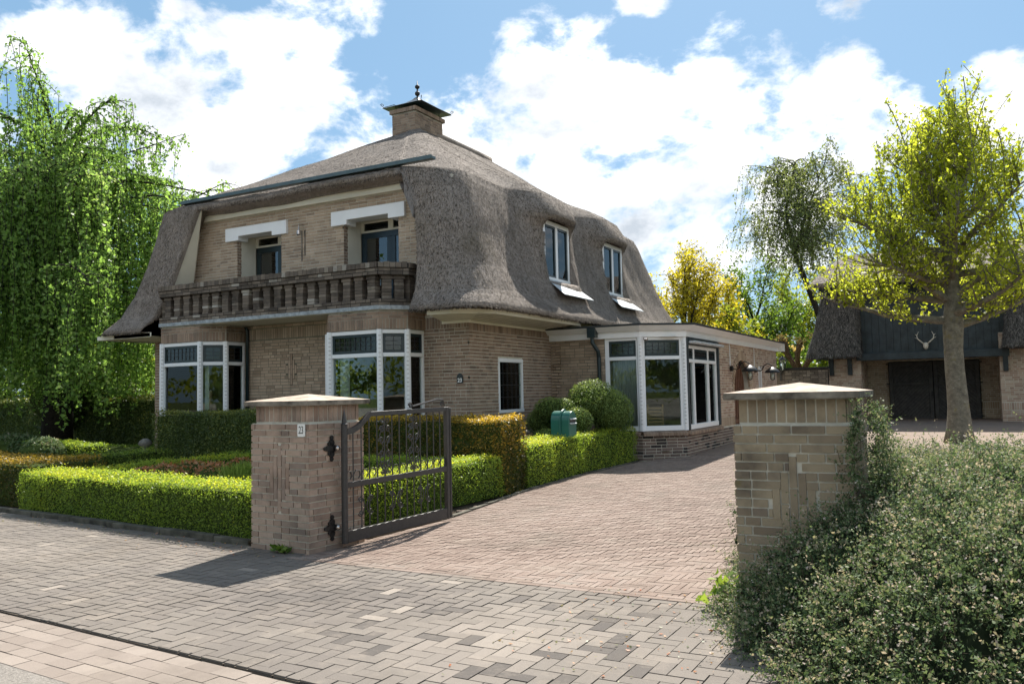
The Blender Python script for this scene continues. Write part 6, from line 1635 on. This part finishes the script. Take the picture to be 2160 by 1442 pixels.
def weeping_beech():
    bx, by, _ = at_depth(120, 24.5); bz = ground_z(by)
    o = empty('weeping_beech', (bx, by, bz), 'big weeping beech with hanging green curtains of leaves at the left', 'tree')
    w = MB(); w.tube([(bx, by, bz-.1), (bx+.1, by, 2), (bx-.1, by+.1, 4.5), (bx, by, 6.8), (bx+.1, by, 8.9)], [.45, .38, .33, .25, .12], 10)
    strands = []
    for i in range(46):
        f = i/45; az = i*2.399; z = 3.6+5.2*f; reach = (5.0-2.7*f)*random.uniform(.7, 1.15); rise = .7+1.35*f
        if math.cos(az-yaw) > .3: reach *= .92
        pts, d = curve_pts((bx, by, z), (math.cos(az), math.sin(az), rise), reach*1.35, 10, (math.cos(az)*.4, math.sin(az)*.4, -1.25), .09)
        w.tube(pts, [.085*(1-.85*k/10) for k in range(11)], 6)
        for k in range(2, 11):
            for _ in range(4 if k > 4 else 2):
                az2 = random.uniform(0, 6.28); s0, _d = curve_pts(pts[k], (math.cos(az2), math.sin(az2), random.uniform(.1, .7)), random.uniform(.3, .9), 4, (0, 0, -1.2), .12)
                zt = s0[-1].z; low = max(bz+.7+random.random()*1.3, zt-random.uniform(1.5, 6.5))
                if zt-low < .4: continue
                s1, _d = curve_pts(s0[-1], (random.gauss(0, .12), random.gauss(0, .12), -1), zt-low, 8, (0, 0, -.5), .05)
                full = s0+s1[1:]; w.tube(full, [.014*(1-.8*q/(len(full)-1)) for q in range(len(full))], 3, cap=False); strands.append(full)
    for (px, pz, L) in ((230, 8.9, 3.4), (330, 8.0, 4.6), (420, 7.0, 5.2), (380, 8.6, 4.6), (460, 6.4, 5.4), (60, 9.8, 2.4), (10, 9.2, 2.5), (290, 9.2, 3.6)):     # long bare-ish sprays on the skyline
        x, y, _ = at_depth(px, 24.5); p2, _d = curve_pts((bx+(x-bx)*.4, by+(y-by)*.4, pz-.6), (x-bx+.6, (y-by)+.3, 1.1), L, 9, (.5, .3, -.9), .10); w.tube(p2, [.04*(1-.8*q/9) for q in range(10)], 5)
        for k in range(3, 10):
            for _ in range(3):
                s1, _d = curve_pts(p2[k], (random.gauss(0, .3), random.gauss(0, .3), -1), random.uniform(.4, 1.8), 5, (0, 0, -.5), .06); w.tube(s1, .006, 3, cap=False); strands.append(s1)
    P_ = scatter(strands, 32, .06, .02)
    finish_tree(o, w, 'bark_dark', P_, .092, 'leaf_beech', .45, .7)
weeping_beech()

def birch():
    bx, by, bz = at_depth(1762, 36)
    o = empty('birch_tree', (bx, by, bz), 'slender birch with drooping grey green twigs behind the barn', 'tree')
    w = MB(); x2, y2, _ = at_depth(1688, 36); x3, y3, _ = at_depth(1712, 36)
    tr = [Vector((bx, by, bz)), Vector((bx, by, 3.0)), Vector(((bx+x2)/2, (by+y2)/2, 5.2)), Vector((x2, y2, 7.4)), Vector((x2-.3, y2, 9.2)), Vector((x2+.2, y2, 11.4))]
    w.tube(tr, [.19, .16, .13, .10, .06, .02], 9); w.tube([Vector((x2, y2, 7.2)), Vector((x3, y3, 8.8)), Vector((x3+.8, y3+.2, 11.0))], [.08, .055, .015], 7)
    st = []
    for i in range(46):
        base = tr[3].lerp(tr[5], random.random()) if i % 2 else Vector((x2, y2, 7.2)).lerp(Vector((x3+.8, y3, 11.0)), random.random())
        az = random.uniform(0, 6.28); p2, _d = curve_pts(base, (math.cos(az), math.sin(az), .9), random.uniform(1.6, 3.0), 7, (0, 0, -.9), .1); w.tube(p2, [.03*(1-.8*q/7) for q in range(8)], 4, cap=False)
        for k in range(2, 8):
            for _ in range(3):
                s1, _d = curve_pts(p2[k], (random.gauss(0, .5), random.gauss(0, .5), -.4), random.uniform(.8, 2.6), 6, (0, 0, -1.3), .06); w.tube(s1, .006, 3, cap=False); st.append(s1)
    P_ = scatter(st, 17, .07); finish_tree(o, w, 'bark_dark', P_, .10, 'leaf_birch', .6, .6)
birch()

def spreading_tree(name, label, px, D, h, spread, mat, leafs, bark='bark_dark', base_z=None, trunk_h=.3, per_m=14, size=.12, up=.35, levels=(10, 7, 5), sp=.10, group=None, loc=None):
    bx, by, bz = at_depth(px, D) if loc is None else (loc[0], loc[1], ground_z(loc[1]))
    o = empty(name, (bx, by, bz), label, 'tree', group); w = MB(); th = bz+h*trunk_h
    w.tube([(bx, by, bz-.1), (bx+.05, by, bz+h*trunk_h*.5), (bx, by, th), (bx, by, bz+h*.6)], [h*.028, h*.024, h*.02, h*.008], 8); st = []
    for i in range(levels[0]):
        f = i/max(1, levels[0]-1); az = i*2.399+px; el = R(12+60*f); z = th*.75+(bz+h*.6-th*.75)*f
        d = Vector((math.cos(az)*math.cos(el), math.sin(az)*math.cos(el), math.sin(el))); L = spread*(1.0-.25*f)*random.uniform(.85, 1.1) if f < .75 else h*.42
        p1, _d = curve_pts((bx, by, z), d, L, 7, (0, 0, up), .09); w.tube(p1, [h*.010*(1-.8*q/7) for q in range(8)], 5)
        for k in range(2, 8):
            for _ in range(levels[1]//3+1):
                az2 = random.uniform(0, 6.28); p2, _d = curve_pts(p1[k], (p1[k]-p1[k-1]).normalized()*.7+Vector((math.cos(az2)*.8, math.sin(az2)*.8, random.uniform(-.2, .7))), L*random.uniform(.22, .42), 5, (0, 0, up), .12); w.tube(p2, [h*.003*(1-.7*q/5) for q in range(6)], 3, cap=False); st.append(p2)
                for q in range(levels[2]//2):
                    az3 = random.uniform(0, 6.28); p3, _d = curve_pts(p2[random.randint(1, 5)], (math.cos(az3), math.sin(az3), random.uniform(-.2, .8)), L*random.uniform(.10, .2), 3, (0, 0, up), .12); st.append(p3); w.tube(p3, .008, 3, cap=False)
    P_ = scatter(st, per_m, sp); finish_tree(o, w, bark, P_, size, mat, .5, .6); return o
spreading_tree('golden_tree', 'spreading golden yellow leaved tree behind the annex', 1450, 36, 6.6, 3.6, 'leaf_gold', 0, per_m=20, size=.12, up=.12, levels=(15, 9, 6))
for k, (px, D, h, sp_, mt, lb) in enumerate(((1530, 40, 5.6, 2.6, 'leaf_gold', 'smaller golden tree right of the large golden one'), (1600, 44, 7.4, 3.0, 'leaf_green', 'green tree between the golden tree and the birch'), (1690, 46, 7.0, 3.0, 'leaf_lime', 'light green tree below the birch'),
                                          (1560, 38, 4.2, 2.2, 'leaf_lime', 'low lime green tree just over the annex roof end'), (1655, 40, 5.0, 2.2, 'leaf_green', 'low green tree behind the yard wall'), (1745, 44, 6.0, 2.6, 'leaf_lime', 'light green tree just left of the barn'))):
    spreading_tree('garden_tree', lb, px, D, h, sp_, mt, 0, per_m=20, size=.16, sp=.16, group='trees behind the yard', trunk_h=.2)
# pollarded tree with knobbly limbs
bx, by, bz = at_depth(1692, 33); o = empty('pollard_tree', (bx, by, bz), 'pollarded tree with knobbly brown limbs and peach coloured new leaves', 'tree'); w = MB(); tips = []
w.tube([(bx, by, bz), (bx, by, 2.2)], [.22, .2], 8)
for i in range(7):
    az = i*.95; p1, d = curve_pts((bx, by, 2.1), (math.cos(az)*.9, math.sin(az)*.9, .75), 1.5, 5, (0, 0, .5), .14); w.tube(p1, [.11, .10, .09, .09, .10, .12], 7)
    w.lathe(p1[-1]-Vector((0, 0, .1)), [(.03, 0), (.12, .05), (.14, .12), (.08, .2), (.02, .22)], 7)
    for _ in range(14): a2 = random.uniform(0, 6.28); s1, _d = curve_pts(p1[-1], (math.cos(a2), math.sin(a2), random.uniform(.1, 1)), random.uniform(.2, .45), 3, (0, 0, .3), .1); tips.append(s1)
finish_tree(o, w, 'bark_pollard', scatter(tips, 22, .04), .10, 'leaf_peach' if 'leaf_peach' in MATS else 'leaf_gold', 1, .6)
# background planting: left behind the dark hedge, and far tree belts that close the horizon
for k, (px, D, h, sp_, mt, lb) in enumerate(((300, 30, 4.4, 2.2, 'leaf_lime', 'golden green shrubby tree between beech and house'), (215, 33, 4.0, 2.2, 'leaf_green', 'green bushy tree behind the dark hedge'), (60, 34, 4.5, 2.4, 'leaf_green', 'dark bushy tree behind the beech'), (-60, 32, 5.0, 2.6, 'leaf_green', 'bushy tree at the far left edge'))):
    spreading_tree('garden_tree', lb, px, D, h, sp_, mt, 0, per_m=22, size=.16, sp=.18, group='trees behind the left garden', trunk_h=.1)
x, y, _ = at_depth(165, 27); blob_plant('rhododendron', 'dark shrub with a few purple flowers under the beech', 'shrub', [(x, y, 1.6, 1.6, 1.0, 1.0), (x+1.2, y+.6, 1.3, 1.0, .8, .9)], 'leaf_yew', 500, .09)
def far_belt(name, label, pts, h, mat, n):
    P_ = []
    for i in range(n):
        k = random.randrange(len(pts)-1); f = random.random(); x = pts[k][0]+(pts[k+1][0]-pts[k][0])*f; y = pts[k][1]+(pts[k+1][1]-pts[k][1])*f
        hh = h*(.62+.55*mnoise.noise((x*.09, y*.09, 3))+.25*mnoise.noise((x*.35, y*.35, 8))); z = hh*math.sqrt(random.random()); r_ = 2.5*math.sqrt(max(0, 1-z/max(hh, .1))); P_.append((x+random.gauss(0, 1.0+r_*.5), y+random.gauss(0, 1.0+r_*.5), z+.3))
    P_ = np.array(P_); fv = np.array([mnoise.noise((q[0]*.25, q[1]*.25, q[2]*.4)) for q in P_])
    o_ = np_quads(name, leaves(P_, np.full(len(P_), .55), None, 1, .7), np.clip(.45+fv*.5+rng.normal(size=len(P_))*.15, 0, 1), mat, None, 'stuff'); o_['label'] = label; o_['category'] = 'wood'
far_belt('far_wood', 'distant belt of trees round the fields beyond the road', [(130, 20), (60, -10), (38, -40), (-10, -55), (-70, -45), (-120, 0), (-140, 40)], 7, 'leaf_lime', 16000)
far_belt('far_wood', 'distant belt of green trees on the horizon behind the house', [(-140, 40), (-75, 75), (-20, 95), (35, 95), (90, 70), (130, 20)], 8.5, 'leaf_green', 26000)
# trees and a round clipped tree across the road, seen only as reflections in the windows
for k, (x, y, h, sp_) in enumerate(((-18.5, -12.0, 8, 3.8), (-9.0, -17.0, 9, 4.2), (3.0, -17, 8, 4.0), (12.5, -13.0, 8, 4.0), (-29, -9, 8, 4.0), (19, 3, 7, 3.6), (24, 12, 8, 4.2))):
    spreading_tree('street_tree', 'leafy green tree across the road behind the viewer, %s' % ('first', 'second', 'third', 'fourth', 'fifth', 'sixth', 'seventh', 'eighth', 'ninth', 'tenth', 'eleventh')[k], 100+k*37, 0, h, sp_, 'leaf_green', 0, per_m=13, size=.26, sp=.25, group='street trees across the road', trunk_h=.14, loc=(x, y))
# ---- cotoneaster bank on the right
BND = [(-1.85, 7.2), (-1.66, 6.2), (-1.62, 5.6), (-1.34, 4.95), (-.93, 4.35), (-.42, 3.75), (.5, 3.05), (2.2, 2.5), (5, 2.2)]
def bank_h(x, y):
    dm = 9; side = 1
    for i in range(len(BND)-1):
        ax, ay = BND[i]; bx_, by_ = BND[i+1]; dx, dy = bx_-ax, by_-ay; k = max(0, min(1, ((x-ax)*dx+(y-ay)*dy)/(dx*dx+dy*dy))); d = math.hypot(x-ax-k*dx, y-ay-k*dy)
        if d < dm: dm = d; side = (x-ax)*-dy+(y-ay)*dx
    s = dm if side > 0 else -dm
    if s < 0: return -1
    hm = .93+.10*mnoise.noise((x*.9, y*.9, 0))
    if y > 8.2: hm *= max(.35, 1-(y-8.2)*.35)
    return hm*math.tanh((s/.85)**1.3)+.07*mnoise.noise((x*3.1, y*3.1, 2))+.035*mnoise.noise((x*8, y*8, 5))
cot = empty('cotoneaster_bank', (1, 5.5, 0), 'sprawling cotoneaster with tiny pale tipped leaves covering the bank on the right', 'shrub')
gx = np.arange(-2.0, 5.2, .1); gy_ = np.arange(2.1, 11.0, .1); cm_ = MB(); idx = {}
H_ = {}
for i, x in enumerate(gx):
    for j, y in enumerate(gy_): H_[i, j] = bank_h(x, y)
def in_pillar(x, y): return -1.50 < x < -.66 and 5.86 < y < 6.72
for i in range(len(gx)-1):
    for j in range(len(gy_)-1):
        q = [H_[i, j], H_[i+1, j], H_[i+1, j+1], H_[i, j+1]]
        if min(q) > .08 and not any(in_pillar(gx[a], gy_[b]) for a in (i, i+1) for b in (j, j+1)):
            k = len(cm_.v); cm_.v += [(gx[i], gy_[j], q[0]-.10), (gx[i+1], gy_[j], q[1]-.10), (gx[i+1], gy_[j+1], q[2]-.10), (gx[i], gy_[j+1], q[3]-.10)]; cm_.f.append((k, k+1, k+2, k+3)); cm_.r.append(.5)
cm_.build('inner_growth', 'shrub_core', cot)
LP = []; LN = []; LR = []; TW = []
N_SPR = 19000; made = 0
while made < N_SPR:
    x, y = random.uniform(-1.95, 4.6), random.uniform(2.3, 10.0)
    dist = math.hypot(x, y)
    if random.random() > min(1, (5.2/dist)**2.2): continue
    if x/max(y, .1) > .35+.12: continue
    h = bank_h(x, y)
    if h < .02 or in_pillar(x, y): continue
    if mnoise.noise((x*2.6, y*2.6, 11))+.5*mnoise.noise((x*6.5, y*6.5, 3)) < random.uniform(-.9, .0): continue
    e = .08; nx, ny = h-bank_h(x+e, y), h-bank_h(x, y+e); n = Vector((nx, ny, e)).normalized()
    d = (n*.75+Vector((random.gauss(0, .55), random.gauss(0, .55), random.gauss(.1, .35)))).normalized(); L = random.uniform(.10, .24)*(1.8 if random.random() < .07 else 1)
    pts, _d = curve_pts((x, y, h-.05), d, L, 5, (random.gauss(0, .3), random.gauss(0, .3), -.35), .08)
    if any(in_pillar(q.x, q.y) for q in pts): continue
    TW.append(pts); pale = random.random() < .55; tone = random.gauss(0, .10)
    for i in range(5):
        for s in range(4):
            q = pts[i].lerp(pts[i+1], random.random()); LP.append((q.x+random.gauss(0, .009), q.y+random.gauss(0, .009), q.z+random.gauss(0, .008)))
            v = .20+tone+.11*i+random.gauss(0, .13); LR.append(min(1, max(0, v+(.16 if pale and i > 2 else 0))))
    made += 1
# the spray that climbs the pillar's right side
for _ in range(560):
    z = random.uniform(.6, 1.36); wd = .22*(1-(z-.6)/.95); x = -.64+abs(random.gauss(0, .05))+random.random()*wd; y = random.uniform(5.86, 6.45)+random.gauss(0, .03)
    if random.random() < .35: y = random.uniform(5.78, 5.88); x = -.66-abs(random.gauss(0, .10))*max(0, 1.35-z)*1.6
    pts, _d = curve_pts((x, y, z), (random.gauss(.3, .4), random.gauss(-.4, .4), random.gauss(.3, .5)), random.uniform(.06, .16), 4, (0, 0, -.4), .1)
    if any(in_pillar(q.x, q.y) for q in pts): continue
    TW.append(pts)
    for i in range(4):
        for s in range(4): q = pts[i].lerp(pts[i+1], random.random()); LP.append((q.x+random.gauss(0, .008), q.y+random.gauss(0, .008), q.z+random.gauss(0, .008))); LR.append(min(1, max(0, .3+.12*i+random.gauss(0, .15))))
LP = np.array(LP); np_quads('foliage', leaves(LP, np.full(len(LP), .0165), None, 1, .62, .35), np.array(LR), 'leaf_coton', cot)
Q_ = []
for pts in TW:
    a, b = np.array(pts[0]), np.array(pts[3]); s_ = np.array([b[1]-a[1], a[0]-b[0], 0]); s_ = s_/(np.linalg.norm(s_)+1e-6)*.0022; Q_.append([a-s_, a+s_, b+s_*.6, b-s_*.6])
np_quads('twigs', np.array(Q_), rng.random(len(Q_)), 'twig', cot)
# bare stems at the foot of the bank and a few weeds by the pillars
m = MB()
for _ in range(26):
    x, y = random.uniform(-1.6, -.7), random.uniform(4.25, 5.6); h = bank_h(x, y)
    if h < .0 or h > .35: continue
    p2, _d = curve_pts((x+.3, y+.25, .08), (-.7+random.gauss(0, .3), -.6+random.gauss(0, .3), .05), random.uniform(.25, .5), 5, (0, 0, -.1), .12); m.tube(p2, .005, 4)
m.build('stems', 'twig', cot)
wd = empty('weed', (-5.95, 6.05, 0), 'small green weed at the foot of the left gate pillar', 'plant')
P_ = np.array([(-5.95+random.gauss(0, .05), 6.08+random.gauss(0, .025), .03+abs(random.gauss(0, .02))) for _ in range(46)]); np_quads('leaf_rosette', leaves(P_, np.full(len(P_), .07), np.tile([0, 0, 1.0], (46, 1)), .6, .5), rng.random(46), 'leaf_green', wd, 'stuff')
wd = empty('weed', (-1.52, 5.8, 0), 'bright green leafy weed at the foot of the right gate pillar', 'plant')
P_ = np.array([(-1.55+random.gauss(0, .06), 5.78+random.gauss(0, .04), .05+abs(random.gauss(0, .08))) for _ in range(60)]); np_quads('leaf_rosette', leaves(P_, np.full(len(P_), .085), None, .8, .55), rng.random(60)*.5+.5, 'leaf_green', wd, 'stuff')
